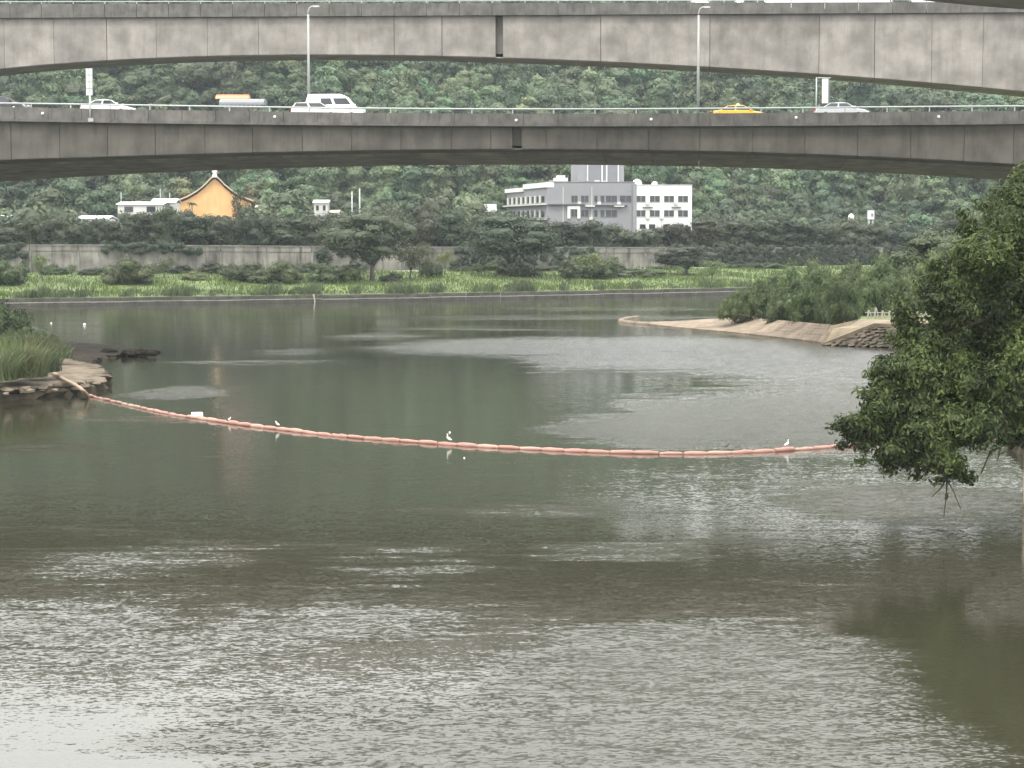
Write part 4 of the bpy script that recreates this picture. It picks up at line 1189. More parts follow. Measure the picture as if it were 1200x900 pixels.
    def lz2(py): return P(600, py, 550).z - 6
    box('porch_roof', M['white'], e, lx2(571.5), lx2(596), 30, 40, lz2(248), lz2(244.8))
    box('porch_wall', M['offwhite'], e, lx2(578), lx2(596), 31, 39, -6, lz2(248.1))
    box('porch_block', M['offwhite'], e, lx2(580), lx2(597), 33, 39, lz2(244.75), lz2(239))
office()

def temple():
    Y = 545.0
    c = P(252, 250, Y)
    s = S(Y)
    e = empty('gable_building', (c.x, Y, gz(c.x, Y) - 1), R(9))
    tag(e, 'orange gable ended hall with swept curved roof edges among the trees', 'building')
    zb = e.location.z
    def lz(py): return P(252, py, Y).z - zb
    prof = [(0, 207), (5, 211), (11, 217.5), (20, 225), (31, 231.5), (42, 236), (52, 239.5)]
    left = [(-x_ * s, lz(y_)) for x_, y_ in prof]; right = [(x_ * s, lz(y_)) for x_, y_ in prof]
    wallp = [(-47 * s, 0), (47 * s, 0)] + [(x_, z_ - .5) for x_, z_ in right[::-1] if x_ < 48 * s] + [(x_, z_ - .5) for x_, z_ in left[1:] if x_ > -48 * s]
    MB().prism(wallp, 0, 26).build('gable_wall', M['orange_wall'], e)
    MB().prism(left + [(x_, z_ + .32) for x_, z_ in left[::-1]], -.8, 27).build('roof_slope', M['roof_tile'], e)
    MB().prism(right + [(x_, z_ + .32) for x_, z_ in right[::-1]], -.8, 27).build('roof_slope', M['roof_tile'], e)
    for sd in (left, right):
        MB().tube([(x_, -.85, z_ + .3) for x_, z_ in sd], .17, 6).build('verge_trim', M['tan'], e)
    za = lz(207)
    MB().hexa([(-.75, -1.2, za - .2), (.75, -1.2, za - .2), (.75, .3, za - .2), (-.75, .3, za - .2)], [(-.35, -1.1, za + 1.1), (.35, -1.1, za + 1.1), (.35, .2, za + 1.1), (-.35, .2, za + 1.1)]).build('ridge_ornament', M['white'], e)
    MB().hexa([(-.7, -1.1, za + 1.1), (.7, -1.1, za + 1.1), (.7, .2, za + 1.1), (-.7, .2, za + 1.1)], [(-.55, -1.1, za + 1.9), (.55, -1.1, za + 1.9), (.55, .2, za + 1.9), (-.55, .2, za + 1.9)]).build('ridge_ornament_cap', M['white'], e)
    MB().tube([(0, 0, za + .5), (0, 27, za + .5)], .4, 8).build('ridge', M['roof_tile'], e)
temple()
tree_at('round', 1, 152, 0, 247, 44, 478, 'leaf_row', 'dark tree hiding the lower wall of the long white shed', None, 'tree')
tree_at('round', 4, 180, 0, 247, 44, 480, 'leaf_row', 'dark tree hiding the lower wall of the steep roofed shed', None, 'tree')
# thin tree and palm in front of the orange wall
tree_at('loose', 0, 281, 0, 217, 26, 522, 'leaf_row', 'slim loose tree in front of the right end of the orange gable', None, 'slim_tree')
tree_at('round', 3, 290, 0, 236, 36, 515, 'leaf_row', 'broad tree hiding the right foot of the orange gable', None, 'tree')
tree_at('round', 2, 215, 0, 244, 40, 500, 'leaf_row', 'low dark tree hiding the left foot of the orange gable', None, 'tree')
tree_at('tall', 3, 262, 0, 249, 30, 505, 'leaf_row', 'dark tree rising before the foot of the orange gable', None, 'tree')
def palm():
    p = P(225, 250, 515); z0 = gz(p.x, 515); top = P(225, 238, 515).z
    e = empty('palm_tree', (p.x, 515, z0)); tag(e, 'small palm with a pale trunk in front of the orange gable', 'palm')
    H = top - z0
    MB().tube([(0, 0, -.3), (0.1, 0, H * .6), (0, 0, H)], [.2, .16, .14], 8).build('trunk', M['bark_grey'], e)
    r = random.Random(4)
    for k in range(11):
        a = k * .571; el = r.uniform(.2, 1.0)
        pts = [(math.cos(a) * t * 1.5, math.sin(a) * t * 1.5, H + el * t * 1.2 - t * t * 1.1) for t in (0, .33, .66, 1)]
        V = []
        for i, q_ in enumerate(pts):
            ww = [.08, .3, .25, .03][i]
            V += [(q_[0] - math.sin(a) * ww, q_[1] + math.cos(a) * ww, q_[2] - .1), q_, (q_[0] + math.sin(a) * ww, q_[1] - math.cos(a) * ww, q_[2] - .1)]
        Fq = []
        for i in range(3): Fq += [(3*i, 3*i+1, 3*i+4, 3*i+3), (3*i+1, 3*i+2, 3*i+5, 3*i+4)]
        link('frond', np_mesh('frond', V, Fq), M['leaf_shrub'], e)
palm()

def gabled_shed(name, pa, pb, top, bot, Y, dep, label, roofm, wallm, pitch=1.2, ends=True):
    a, b = P(pa, bot, Y), P(pb, bot, Y)
    e = empty(name, (a.x, Y, a.z)); tag(e, label, 'building')
    L = b.x - a.x; H = P(pa, top, Y).z - a.z
    box('wall', wallm, e, 0, L, 0, dep, -6, H * .72)
    eave = H * .72
    poly = [(-.4, eave - .05), (-.4, eave + .12), (dep / 2, H), (dep + .4, eave + .12), (dep + .4, eave - .05), (dep / 2, H - .25)]
    v = [(-.4, y, z) for y, z in poly] + [(L + .4, y, z) for y, z in poly]
    n = 6
    f = [tuple(range(n)), tuple(range(2*n-1, n-1, -1))] + [(i, i+n, (i+1) % n+n, (i+1) % n) for i in range(n)]
    MB().add(v, f).build('roof', roofm, e)
    k = max(2, int(L / 4))
    for i in range(k):
        x0 = L * (i + .3) / k
        win(e, x0, x0 + L / k * .4, .3, min(H * .6, 1.7), 0, M['offwhite'], mull=0)
    return e
gabled_shed('white_shed', 138, 190, 236, 250, 512, 12, 'long white shed with a pale roof beside the orange gable', M['white'], M['offwhite'])
gabled_shed('white_shed', 178, 205, 232.5, 250, 520, 8, 'small white shed with a steep pale roof touching the orange gable', M['white'], M['offwhite'])
gabled_shed('white_shed', 92, 126, 252.5, 266, 492, 10, 'white roofed shed standing behind dark round trees', M['white'], M['white'])
gabled_shed('white_shed', -6, 30, 252, 264, 495, 10, 'low pale shed at the end of the row of sheds', M['offwhite'], M['offwhite'])
for (pa, pb, t_, b_, Y, lab, rf) in [
    (300, 316, 240, 264, 505, 'pale house with a flat eave half hidden by trees beside the orange gable', 'tan'),
    (322, 332, 241, 256, 512, 'small cream house half hidden among the dark trees', 'tan'),
    (368, 384, 234, 248, 560, 'pale hillside house above the dark trees', 'offwhite'),
    (388, 396, 246, 258, 525, 'tiny cream house peeping out beside the hillside houses', 'tan')]:
    p = P((pa + pb) / 2, b_, Y)
    gabled_shed('house', pa, pb, t_, b_, Y, 6, lab, M[rf], M['offwhite'])
# hillside pavilion seen between the two bridges
def pavilion():
    Y = 604.0
    a = P(252, 128, Y); s = S(Y)
    e = empty('hillside_pavilion', (a.x, Y, a.z - 4)); tag(e, 'hillside pavilion with orange roof and grey barrel vault above the lower bridge', 'building')
    def lx(px): return (px - 252) * s
    def lz(py): return P(280, py, Y).z - e.location.z
    box('wall', M['offwhite'], e, lx(262), lx(306), 1, 9, -6, lz(123))
    box('podium', M['quay'], e, lx(256), lx(310), -.5, 12, -16, lz(126.5))
    for k in range(9):
        MB().tube([(lx(263) + k * lx(257), .4, lz(126.6)), (lx(263) + k * lx(257), .4, lz(122))], .22, 8).build('column', M['white'], e)
    pts = [(-.3 + 0, lz(123)), (-.3, lz(120)), (.4, lz(117.2)), (2, lz(115.6)), (4.5, lz(114.8)), (7, lz(115.6)), (8.6, lz(117.2)), (9.3, lz(120)), (9.3, lz(123))]
    n = len(pts)
    v = [(lx(257), y, z) for y, z in pts] + [(lx(309), y, z) for y, z in pts]
    MB().add(v, [tuple(range(n)), tuple(range(2*n-1, n-1, -1))] + [(i, i+n, (i+1) % n+n, (i+1) % n) for i in range(n)]).build('barrel_roof', M['grey_render'], e)
    MB().hexa([(lx(250), 4, lz(114.6)), (lx(289), 4, lz(114.6)), (lx(289), 13, lz(114.6)), (lx(250), 13, lz(114.6))], [(lx(249), 7.5, lz(110)), (lx(288), 7.5, lz(110)), (lx(288), 8.5, lz(110)), (lx(249), 8.5, lz(110))]).build('orange_roof', M['roof_tile'], e)
    MB().tube([(lx(249), 8, lz(109.9)), (lx(288), 8, lz(109.9))], .3, 6).build('ridge', M['roof_tile'], e)
pavilion()
# pale poles and roof-top tanks
def pole(px, y0, y1, Y, label, rad=.11, arms=True):
    p = P(px, y1, Y); e = empty('utility_pole', (p.x, Y, p.z - 8)); tag(e, label, 'pole', 'twin pale poles' if 'twin' in label else None)
    H = P(px, y0, Y).z - p.z + 8
    MB().tube([(0, 0, 0), (0, 0, H)], [rad * 1.1, rad * .8], 8).build('shaft', M['galv'], e)
    box('crossarm', M['galv'], e, -.28, .28, -.06, .06, H - .5, H - .4)
pole(412.5, 224, 240, 500, 'twin pale pole standing above the dark trees', .2, False)
pole(421.5, 221, 240, 500, 'twin pale pole standing above the dark trees', .2, False)
pole(188, 221, 240, 540, 'thin pole with a short crossarm behind the long white shed')
pole(199, 226, 240, 535, 'thin pole with a short crossarm beside the steep roofed shed')
pole(142, 225, 240, 540, 'thin pole with a short crossarm at the end of the long white shed')
def tank(px, y0, y1, wpx, Y, label, square):
    p = P(px, y1, Y); s = S(Y); e = empty('water_tank', (p.x, Y, p.z)); tag(e, label, 'tank')
    H = P(px, y0, Y).z - p.z; w2 = wpx * s / 2
    if square:
        box('body', M['white'], e, -w2, w2, 0, 2 * w2, 0, H); box('lid', M['offwhite'], e, -w2 - .1, w2 + .1, -.1, 2 * w2 + .1, H + .003, H + .2)
        box('panel', M['grey_render'], e, -w2 * .1, w2 * .7, -.04, -.003, H * .3, H * .7)
    else:
        MB().tube([(0, w2, 0), (0, w2, H * .7), (0, w2, H * .92), (0, w2, H)], [w2, w2, w2 * .7, w2 * .15], 14).build('body', M['white'], e)
        MB().tube([(0, w2, H - .05), (0, w2, H + .25)], [.3, .25], 10).build('lid', M['offwhite'], e)
    for sx in (-.6, .6):
        for sy in (.4, 1.6): MB().tube([(sx * w2, sy * w2, -6), (sx * w2, sy * w2, .02)], .15, 6).build('leg', M['galv'], e)
tank(998, 251, 259, 7, 545, 'round white tank above the trees beyond the sandy point', False)
tank(1021, 247, 257, 7, 548, 'square white tank box above the trees beyond the sandy point', True)
tree_at('bush', 2, 950, 0, 264, 26, 512, 'leaf_yellow', 'yellow flowering tree crown among the dark trees', None, 'flowering_tree', z=P(950, 275, 512).z)

# ================================================================== LEFT BANK
def sand_mat(name, a, b_, sc_=0.5):
    m, n, b = newmat(name); L = n.links.new
    geo = n.nodes.new('ShaderNodeNewGeometry')
    no = n.nodes.new('ShaderNodeTexNoise'); no.inputs['Scale'].default_value = sc_; no.inputs['Detail'].default_value = 9; no.inputs['Roughness'].default_value = .7
    L(geo.outputs['Position'], no.inputs['Vector'])
    rp = n.nodes.new('ShaderNodeMapRange'); rp.inputs['From Min'].default_value = .35; rp.inputs['From Max'].default_value = .65
    L(no.outputs['Fac'], rp.inputs['Value'])
    mm = n.nodes.new('ShaderNodeMix'); mm.data_type = 'RGBA'; mm.inputs['A'].default_value = a + (1,); mm.inputs['B'].default_value = b_ + (1,)
    L(rp.outputs['Result'], mm.inputs['Factor']); L(mm.outputs['Result'], b.inputs['Base Color'])
    b.inputs['Roughness'].default_value = .95; b.inputs['Specular IOR Level'].default_value = .15
    bp = n.nodes.new('ShaderNodeBump'); bp.inputs['Distance'].default_value = .15; bp.inputs['Strength'].default_value = .6
    L(no.outputs['Fac'], bp.inputs['Height']); L(bp.outputs['Normal'], b.inputs['Normal'])
    return m
M['mud'] = sand_mat('dark_mud', (0.025, 0.021, 0.015), (0.075, 0.062, 0.044), .8)
M['ledge'] = sand_mat('dusty_concrete_ledge', (0.07, 0.058, 0.043), (0.20, 0.165, 0.125), .6)
def slab_from_outline(name, outline, topz, mat, sidemat, jag=.25, rows=6, seed=0, under=-2.4, hump=None):
    """an uneven low platform: outline (world xy, counter-clockwise), rough crumbling sides"""
    r = random.Random(seed)
    # resample
    pts = []
    n = len(outline)
    for i in range(n):
        a, b = Vector(outline[i]), Vector(outline[(i + 1) % n])
        k = max(1, int((b - a).length / .75))
        for j in range(k): pts.append(a.lerp(b, j / k))
    cx = sum(p.x for p in pts) / len(pts); cy = sum(p.y for p in pts) / len(pts)
    c = Vector((cx, cy))
    rings = []
    prof = [(0.0, under), (.0, -.1), (.12, topz * .45), (.05, topz * .75), (.3, topz)]
    V = []; Fc = []
    for q_, (ins, z) in enumerate(prof):
        for p in pts:
            d = (c - p); d.normalize()
            o = p + d * (ins + r.uniform(-jag, jag) * (1 if 0 < q_ else .3))
            V.append((o.x - cx, o.y - cy, z + r.uniform(-.12, .12) * (topz if 0 < q_ < 4 else .15)))
    m_ = len(pts)
    for q_ in range(len(prof) - 1):
        for i in range(m_): Fc.append((q_*m_+i, q_*m_+(i+1) % m_, (q_+1)*m_+(i+1) % m_, (q_+1)*m_+i))
    ntop = len(Fc)
    base = (len(prof) - 1) * m_
    prev = base
    for k in range(1, rows):
        t = k / rows
        st = len(V)
        for p in pts:
            o = p.lerp(c, t)
            z = topz + r.uniform(-.06, .10) + (hump * math.sin(t * 1.57) if hump else 0)
            V.append((o.x - cx, o.y - cy, z))
        for i in range(m_): Fc.append((prev+i, prev+(i+1) % m_, st+(i+1) % m_, st+i))
        prev = st
    V.append((0, 0, topz + (hump or 0)))
    for i in range(m_): Fc.append((prev+i, prev+(i+1) % m_, len(V)-1))
    me = bpy.data.meshes.new(name); me.from_pydata(V, [], Fc)
    me.materials.append(mat); me.materials.append(sidemat)
    for i, p in enumerate(me.polygons): p.material_index = 1 if i < 3 * m_ else 0; p.use_smooth = i >= ntop
    bm = bmesh.new(); bm.from_mesh(me); bmesh.ops.recalc_face_normals(bm, faces=bm.faces); bm.to_mesh(me); bm.free()
    o = link(name, me); o.location = (cx, cy, 0)
    return o
def W2(px, py, z=0): g = G(px, py, z); return (g.x, g.y)
o = slab_from_outline('concrete_ledge', [W2(-160, 500), W2(-60, 476), W2(0, 470), W2(40, 467), W2(75, 464), W2(100, 461), W2(122, 456), W2(131, 449), W2(118, 440), W2(70, 430), W2(0, 425), W2(-200, 425)], .9, M['ledge'], M['mud'], .4, 9, 1)
tag(o, 'crumbling dusty concrete ledge at the left water edge', 'bank', kind='structure')
o = slab_from_outline('mud_spit', [W2(-120, 428), W2(60, 436), W2(98, 440), W2(112, 424), W2(140, 418), W2(168, 415.5), W2(187, 413), W2(160, 410), W2(120, 407), W2(80, 403), W2(0, 396), W2(-120, 394)], .3, M['mud'], M['mud'], .45, 9, 2, hump=.45)
tag(o, 'dark muddy spit running out into the river', 'bank', kind='structure')
o = slab_from_outline('vegetated_bank', [W2(-420, 470), W2(-80, 440), W2(30, 432), W2(58, 428), W2(70, 418), W2(62, 404), W2(20, 385), W2(-60, 380), W2(-420, 380)], 1.3, M['forest_floor'], M['mud'], .3, 7, 3, hump=.6)
tag(o, 'overgrown earth bank behind the concrete ledge', 'bank', kind='structure')
# stones on the mud
r4 = random.Random(9)
def stone(px, py, rad, label, z=.5, mat='mud', sx=1.4):
    g = G(px, py, z)
    bm = bmesh.new(); bmesh.ops.create_icosphere(bm, subdivisions=2, radius=1)
    for v in bm.verts:
        k = 1 + r4.uniform(-.2, .2); v.co = Vector((v.co.x * rad * sx * k, v.co.y * rad * k, v.co.z * rad * .6 * k))
    me = bpy.data.meshes.new('stone'); bm.to_mesh(me); bm.free()
    o = link('stone', me, M[mat]); o.location = (g.x, g.y, z)
    tag(o, label, 'stone', 'stones on the mud spit' if 'mud' in label else 'rubble on the concrete ledge')
for (px, py, rd) in [(66, 427, .9), (76, 424, .7), (72, 434, .4), (95, 430, .45), (128, 412, .6), (150, 413, .5), (166, 412, .55), (178, 413, .35), (116, 438, .5)]:
    stone(px, py, rd, 'dark stone lying on the muddy spit', .4)
for k in range(26):
    t_ = r4.random(); px = -5 + 134 * t_; py = np.interp(px, [0, 40, 75, 100, 122, 131], [466, 463, 460, 456.5, 451, 447]) - 3.5 - r4.random() * 7
    stone(px, py, r4.uniform(.1, .32), 'small rubble stone along the edge of the concrete ledge', .92, r4.choice(['mud', 'ledge', 'ledge']), 1.3)
# reeds and bushes there
def reed_clump(px, py, h, wid, n, label, z=1.6, mat='reed', seed=0):
    g = G(px, py, z)
    r = np.random.default_rng(seed)
    a = r.uniform(0, 6.28, n); q = np.sqrt(r.random(n)) * wid
    pts = np.stack([np.cos(a) * q, np.sin(a) * q, np.zeros(n)], 1)
    o = blades('reed_clump', pts, np.full(n, h) * (1 - .35 * q / wid), .035, M[mat], label, 'reeds', seed, leanx=.42)
    del o['kind']; o.location = g
for k, (px, py, h, wd, mt, lab) in enumerate([
    (8, 438, 3.4, 1.8, 'blade', 'bright yellow green reed clump on the left bank'),
    (-14, 444, 3.2, 2.0, 'reed', 'tall grey green reed clump overhanging the concrete ledge'),
    (26, 440, 3.2, 1.7, 'reed', 'grey green reed clump beside the bright yellow green reeds'),
    (44, 434, 2.6, 1.6, 'reed', 'drooping reed clump where the pink boom comes ashore'),
    (30, 420, 3.0, 1.8, 'reed', 'reed clump at the foot of the dark bank bush'),
    (62, 418, 1.6, 1.4, 'reed', 'low reed clump beside the dark mud'),
    (12, 410, 2.6, 2.0, 'blade', 'yellow green reed clump below the dark bank bush'),
    (46, 408, 2.0, 1.8, 'reed', 'arching reed clump above the muddy spit')]):
    reed_clump(px, py, h * .8, wd, 1100, lab, seed=50 + k, mat=mt)
tree_at('bush', 5, -6, 0, 334, 92, 180, 'leaf_shrub', 'dark dense bush rising above the reeds on the left bank', None, 'bush', 'bush', z=2.0)
tree_at('bush', 6, 26, 0, 376, 56, 174, 'leaf_shrub', 'low dark bush between the reed clumps on the left bank', None, 'bush', 'bush', z=1.6)
tree_at('bush', 1, 50, 0, 396, 48, 179, 'leaf_shrub', 'low grey green bush beside the mud on the left bank', None, 'bush', 'bush', z=1.2)

# ================================================================== RIGHT BANK
M['sand'] = sand_mat('pinkish_sand_concrete', (0.13, 0.105, 0.08), (0.28, 0.225, 0.17), .5)
M['coping2'] = sand_mat('pale_ramp_concrete', (0.22, 0.18, 0.125), (0.37, 0.31, 0.22), .6)
# peninsula ground
o = slab_from_outline('peninsula', [W2(1500, 420), W2(1100, 404), W2(1010, 398), W2(965, 394), W2(900, 384), W2(858, 377), W2(848, 370), W2(858, 364), W2(900, 357), W2(1000, 352), W2(1500, 345)], 1.5, M['turf'], M['sand'], .2, 7, 4, hump=.8)
tag(o, 'low overgrown peninsula on the right side of the river', 'bank', kind='structure')
# sloping apron
lo = [(738, 378), (780, 383), (820, 386.5), (860, 390), (900, 394.5), (940, 399), (965, 402.5)]
hi = [(770, 377.2), (800, 375.5), (830, 373.5), (858, 372.5), (900, 374), (940, 377), (975, 381)]
V = []
for k in range(len(lo)):
    a = G(*lo[k]); t = k / (len(lo) - 1)
    zz = [.25, .5, .8, 1.1, 1.5, 1.75, 1.9][k]
    b = G(hi[k][0], hi[k][1], zz)
    for j in range(7):
        s_ = j / 6
        p = a.lerp(b, s_)
        V.append((p.x, p.y, .12 + (zz - .12) * s_ + random.uniform(-.03, .04)))
m_ = 7
nV = len(V)
V2 = V + [(x_, y_, -2.4) for x_, y_, _ in V]
Fq = []
for k in range(len(lo) - 1):
    for j in range(m_ - 1): Fq.append((k*m_+j, (k+1)*m_+j, (k+1)*m_+j+1, k*m_+j+1))
    Fq.append((k*m_, k*m_+nV, (k+1)*m_+nV, (k+1)*m_))
    Fq.append((k*m_+6, (k+1)*m_+6, (k+1)*m_+6+nV, k*m_+6+nV))
for k in (0, len(lo) - 1):
    for j in range(m_ - 1): Fq.append((k*m_+j, k*m_+j+1, k*m_+j+1+nV, k*m_+j+nV))
tag(link('sloping_apron', np_mesh('sloping_apron', V2, Fq), M['sand']), 'pinkish sand coloured sloping concrete apron at the point', 'bank', kind='structure')
# low sand bar curling off the tip
barp = [(748, 371.8), (735, 373.5), (727, 376), (731, 378), (742, 379.2), (760, 380.6)]
MB().tube([G(*p) for p in barp], [.25, .3, .34, .36, .34, .3], 8).build('sand_bar', M['sand'])
tag(bpy.data.objects['sand_bar'], 'thin pale sand bar curling off the tip of the sandy point', 'bank', kind='structure')
# ramp coping and stone faced wall
rv = empty('stone_revetment', G(1000, 404)); tag(rv, 'stepped dark stone revetment wall below the row of white fence posts', 'wall')
O = rv.location.copy()
def L3(px, py, z): return G(px, py, z) - O
c0, c1, c2, c3 = G(962, 403, .15), G(1024, 379, 2.35), G(1062, 380, 2.35), G(1120, 381, 2.35)
d0, d1, d2, d3 = G(974, 381.5, 1.92), G(1008, 374, 2.4), G(1062, 374, 2.45), G(1120, 374, 2.5)
for nm, q4 in (('ramp_coping', (c0, c1, d1, d0)), ('top_coping', (c1, c2, d2, d1)), ('top_coping', (c2, c3, d3, d2))):
    qs = [p - O for p in q4]
    MB().hexa([(p.x, p.y, p.z - .35) for p in qs], [(p.x, p.y, p.z) for p in qs]).build(nm, M['coping2'], rv)
M['stone'] = sand_mat('revetment_stone', (0.20, 0.17, 0.13), (0.42, 0.36, 0.28), .9)
qs = [G(970, 404, 0), G(1120, 409, 0), G(1120, 400, 0), G(990, 398, 0)]
qt = [c1 + Vector((.2, .6, -.4)), c3 + Vector((0, .6, -.4)), d3, d1]
MB().hexa([(p - O) + Vector((0, 0, -2.4)) for p in qs], [p - O for p in qt]).build('backing', M['mud'], rv)
rows = 7
for k in range(rows):
    t = (k + .3) / rows
    z = .08 + t * 1.95
    pl, pr = c0.lerp(c1, t), G(1090, 408.5, 0).lerp(c3, t)
    pl = Vector((pl.x, pl.y, z)) + Vector((.25, .1, 0)); pr = Vector((pr.x, pr.y, z))
    Lw = (pr - pl); ln = Lw.length; Lw.normalize()
    u = r4.uniform(0, .4)
    while u < ln:
        wl = r4.uniform(.55, 1.0)
        p = pl + Lw * (u + wl / 2) - O
        tilt = r4.uniform(.15, .5)
        hh, dd = r4.uniform(.07, .13), r4.uniform(.4, .6)
        mb = MB()
        def jt(): return r4.uniform(-.05, .05)
        w2 = wl / 2 - .03
        mb.hexa([(-w2 + jt(), -dd + jt(), -hh + jt()), (w2 + jt(), -dd + jt(), -hh + jt()), (w2, dd, -hh), (-w2, dd, -hh)], [(-w2 + jt(), -dd * .9 + jt(), hh + jt()), (w2 + jt(), -dd * .9 + jt(), hh + jt()), (w2, dd, hh), (-w2, dd, hh)])
        o = mb.build('stone', M['stone'], rv)
        o.location = p + Vector((0, -.45 + r4.uniform(-.15, .15), 0)); o.rotation_euler = (r4.uniform(-.15, .15), -tilt * .7, math.atan2(Lw.y, Lw.x) + r4.uniform(-.25, .25))
        u += wl
# white fence posts
fe = empty('post_fence', G(1040, 376, 2.4)); tag(fe, 'row of short white angled concrete fence posts on top of the revetment', 'fence')
O2 = fe.location.copy()
M['post'] = plain('white_fence_concrete', (0.60, 0.58, 0.52), .8, 0, .08, 3)
for k in range(9):
    px = 1017 + k * 8.2
    p = G(px, 373.5 + k * .25, 2.42) - O2
    w_ = MB()
    h = .95 + (.3 if k == 1 else 0)
    w_.hexa([(-.12, -.09, -.1), (.06, -.09, -.1), (.06, .09, -.1), (-.12, .09, -.1)], [(.0, -.07, h), (.16, -.07, h), (.16, .07, h), (.0, .07, h)])
    w_.hexa([(.42, -.07, -.1), (.56, -.07, -.1), (.56, .07, -.1), (.42, .07, -.1)], [(.08, -.065, h * .97), (.17, -.065, h * .99), (.17, .065, h * .99), (.08, .065, h * .97)])
    o = w_.build('fence_post', M['post'], fe); o.location = p
MB().tube([G(1014, 372, 2.4) - O2 + Vector((0, .12, .55)), G(1092, 374, 2.4) - O2 + Vector((0, .12, .55))], .045, 6).build('fence_rail', M['post'], fe)

# shrubs on the peninsula: edge row and taller ones behind
sh = [(862, 372, 340, 30), (880, 371, 332, 38), (902, 372, 324, 44), (930, 375, 318, 50), (958, 378, 314, 52), (985, 380, 316, 48), (1010, 372, 318, 40),
      (905, 365, 316, 46), (935, 366, 304, 54), (968, 366, 300, 58), (1000, 366, 297, 58), (1030, 366, 300, 56), (1060, 366, 298, 60), (1095, 368, 290, 66), (1130, 368, 286, 70), (1040, 371, 318, 44), (1072, 371, 322, 44),
      (1105, 364, 266, 84), (1150, 364, 262, 90), (1070, 362, 284, 74), (1200, 364, 270, 90), (1125, 361, 276, 80), (1090, 360, 282, 80)]
for k, (px, bp, tp, wp) in enumerate(sh):
    Yd = G(px, bp, 1.5).y
    lab = 'dense green shrub at the edge of the sandy apron' if k < 6 else ('tall green shrub standing on the peninsula behind the white fence posts' if px > 1005 else 'tall green shrub in the thicket behind the sandy apron')
    if k > 16: lab = 'tall dark tree rising behind the shrubs of the peninsula'
    tree_at('round' if k > 16 else 'bush', k % 5 if k > 16 else k % 7, px, 0, tp - (7 if k < 17 else 0), wp * 1.3, Yd, 'leaf_shrub' if k > 16 else 'leaf_point', lab, 'shrubs on the peninsula', 'shrub', 'shrub', z=1.4)

# ================================================================== BOOM AND BIRDS
bm_ = empty('floating_boom', G(600, 526)); tag(bm_, 'long curved string of salmon pink floats drawn across the river', 'boom')
O3 = bm_.location.copy()
M['float'] = plain('faded_pink_plastic', (0.32, 0.165, 0.13), .6, 0, .22, 1.2)
M['float2'] = plain('pale_pink_plastic', (0.37, 0.21, 0.165), .6, 0, .2, 1.2)
M['float3'] = plain('beige_dirty_plastic', (0.29, 0.21, 0.155), .7, 0, .2, 1.2)
M['rope'] = plain('dark_rope', (0.06, 0.05, 0.045), .9)
bp_ = [(103, 464), (150, 475), (200, 486), (240, 492), (280, 498), (325, 503.5), (400, 512), (470, 517.5), (540, 522.5), (600, 526), (700, 530.5), (760, 532), (820, 532.3), (880, 530.5), (940, 527.3), (985, 523.5), (1050, 519), (1130, 514), (1250, 508)]
bw = [G(*p) for p in bp_]
def resample(pts, step):
    out = [pts[0].copy()]; acc = 0
    # smooth with catmull-rom
    dense = []
    for i in range(len(pts) - 1):
        p0, p1, p2, p3 = pts[max(i-1, 0)], pts[i], pts[i+1], pts[min(i+2, len(pts)-1)]
        for j in range(20):
            t = j / 20
            dense.append(.5 * ((2*p1) + (p2-p0)*t + (2*p0-5*p1+4*p2-p3)*t*t + (3*p1-p0-3*p2+p3)*t*t*t))
    dense.append(pts[-1])
    last = dense[0]
    for d in dense[1:]:
        seg = (d - last).length
        while acc + seg >= step:
            k = (step - acc) / seg
            last = last.lerp(d, k); out.append(last.copy()); seg = (d - last).length; acc = 0
        acc += seg; last = d
    return out
fl_pts = resample(bw, 1.32)
FM = []
for v_ in range(4):
    rr_ = random.Random(v_)
    prof = [(-.64, .06), (-.62, .10), (-.52, .135), (-.2, .15 + rr_.uniform(-.015, .015)), (.15, .145 + rr_.uniform(-.015, .02)), (.5, .125), (.62, .10), (.64, .06)]
    mb = MB().tube([(x_, rr_.uniform(-.02, .02), rr_.uniform(-.02, .02)) for x_, _ in prof], [q for _, q in prof], 12)
    FM.append(mb.mesh('float'))
r6 = random.Random(21)
for k in range(len(fl_pts) - 1):
    a, b = fl_pts[k], fl_pts[k + 1]
    d = b - a
    far = a.y > 136
    me = FM[k % 4].copy() if False else FM[r6.randrange(4)]
    o = bpy.data.objects.new('float', me); COL.objects.link(o); o.parent = bm_
    if not me.materials: me.materials.append(M['float'])
    mt = r6.choice(['float', 'float', 'float', 'float2']) if not far else r6.choice(['float3', 'float2', 'float'])
    o.material_slots[0].link = 'OBJECT'; o.material_slots[0].material = M[mt]
    o.location = (a + b) / 2 - O3 + Vector((0, 0, .05 + r6.uniform(-.03, .03)))
    kk = (.72 if far else .88) * r6.uniform(.85, 1.12)
    o.scale = (d.length / 1.32 * (.97 if far else 1.05), kk, kk)
    o.rotation_euler = (r6.uniform(0, 6.28), 0, math.atan2(d.y, d.x) + r6.uniform(-.03, .03))
MB().tube([p - O3 + Vector((0, 0, .07)) for p in fl_pts], .06, 6).build('tow_rope', M['rope'], bm_)
# shore end lying over the ledge
shore = [G(103, 464, .1), G(98, 458, .75), G(90, 452, 1.05), G(78, 446, 1.1), G(66, 439, 1.1), G(57, 432, 1.25), G(52, 428, 1.6)]
se = resample(shore, 1.25)
for k in range(len(se) - 1):
    a, b = se[k], se[k + 1]; d = b - a
    o = MB().tube([a - O3, a.lerp(b, .1) - O3, a.lerp(b, .5) - O3, a.lerp(b, .9) - O3, b - O3], [.06, .12, .14, .12, .06], 10).build('shore_float', M['float3'], bm_)
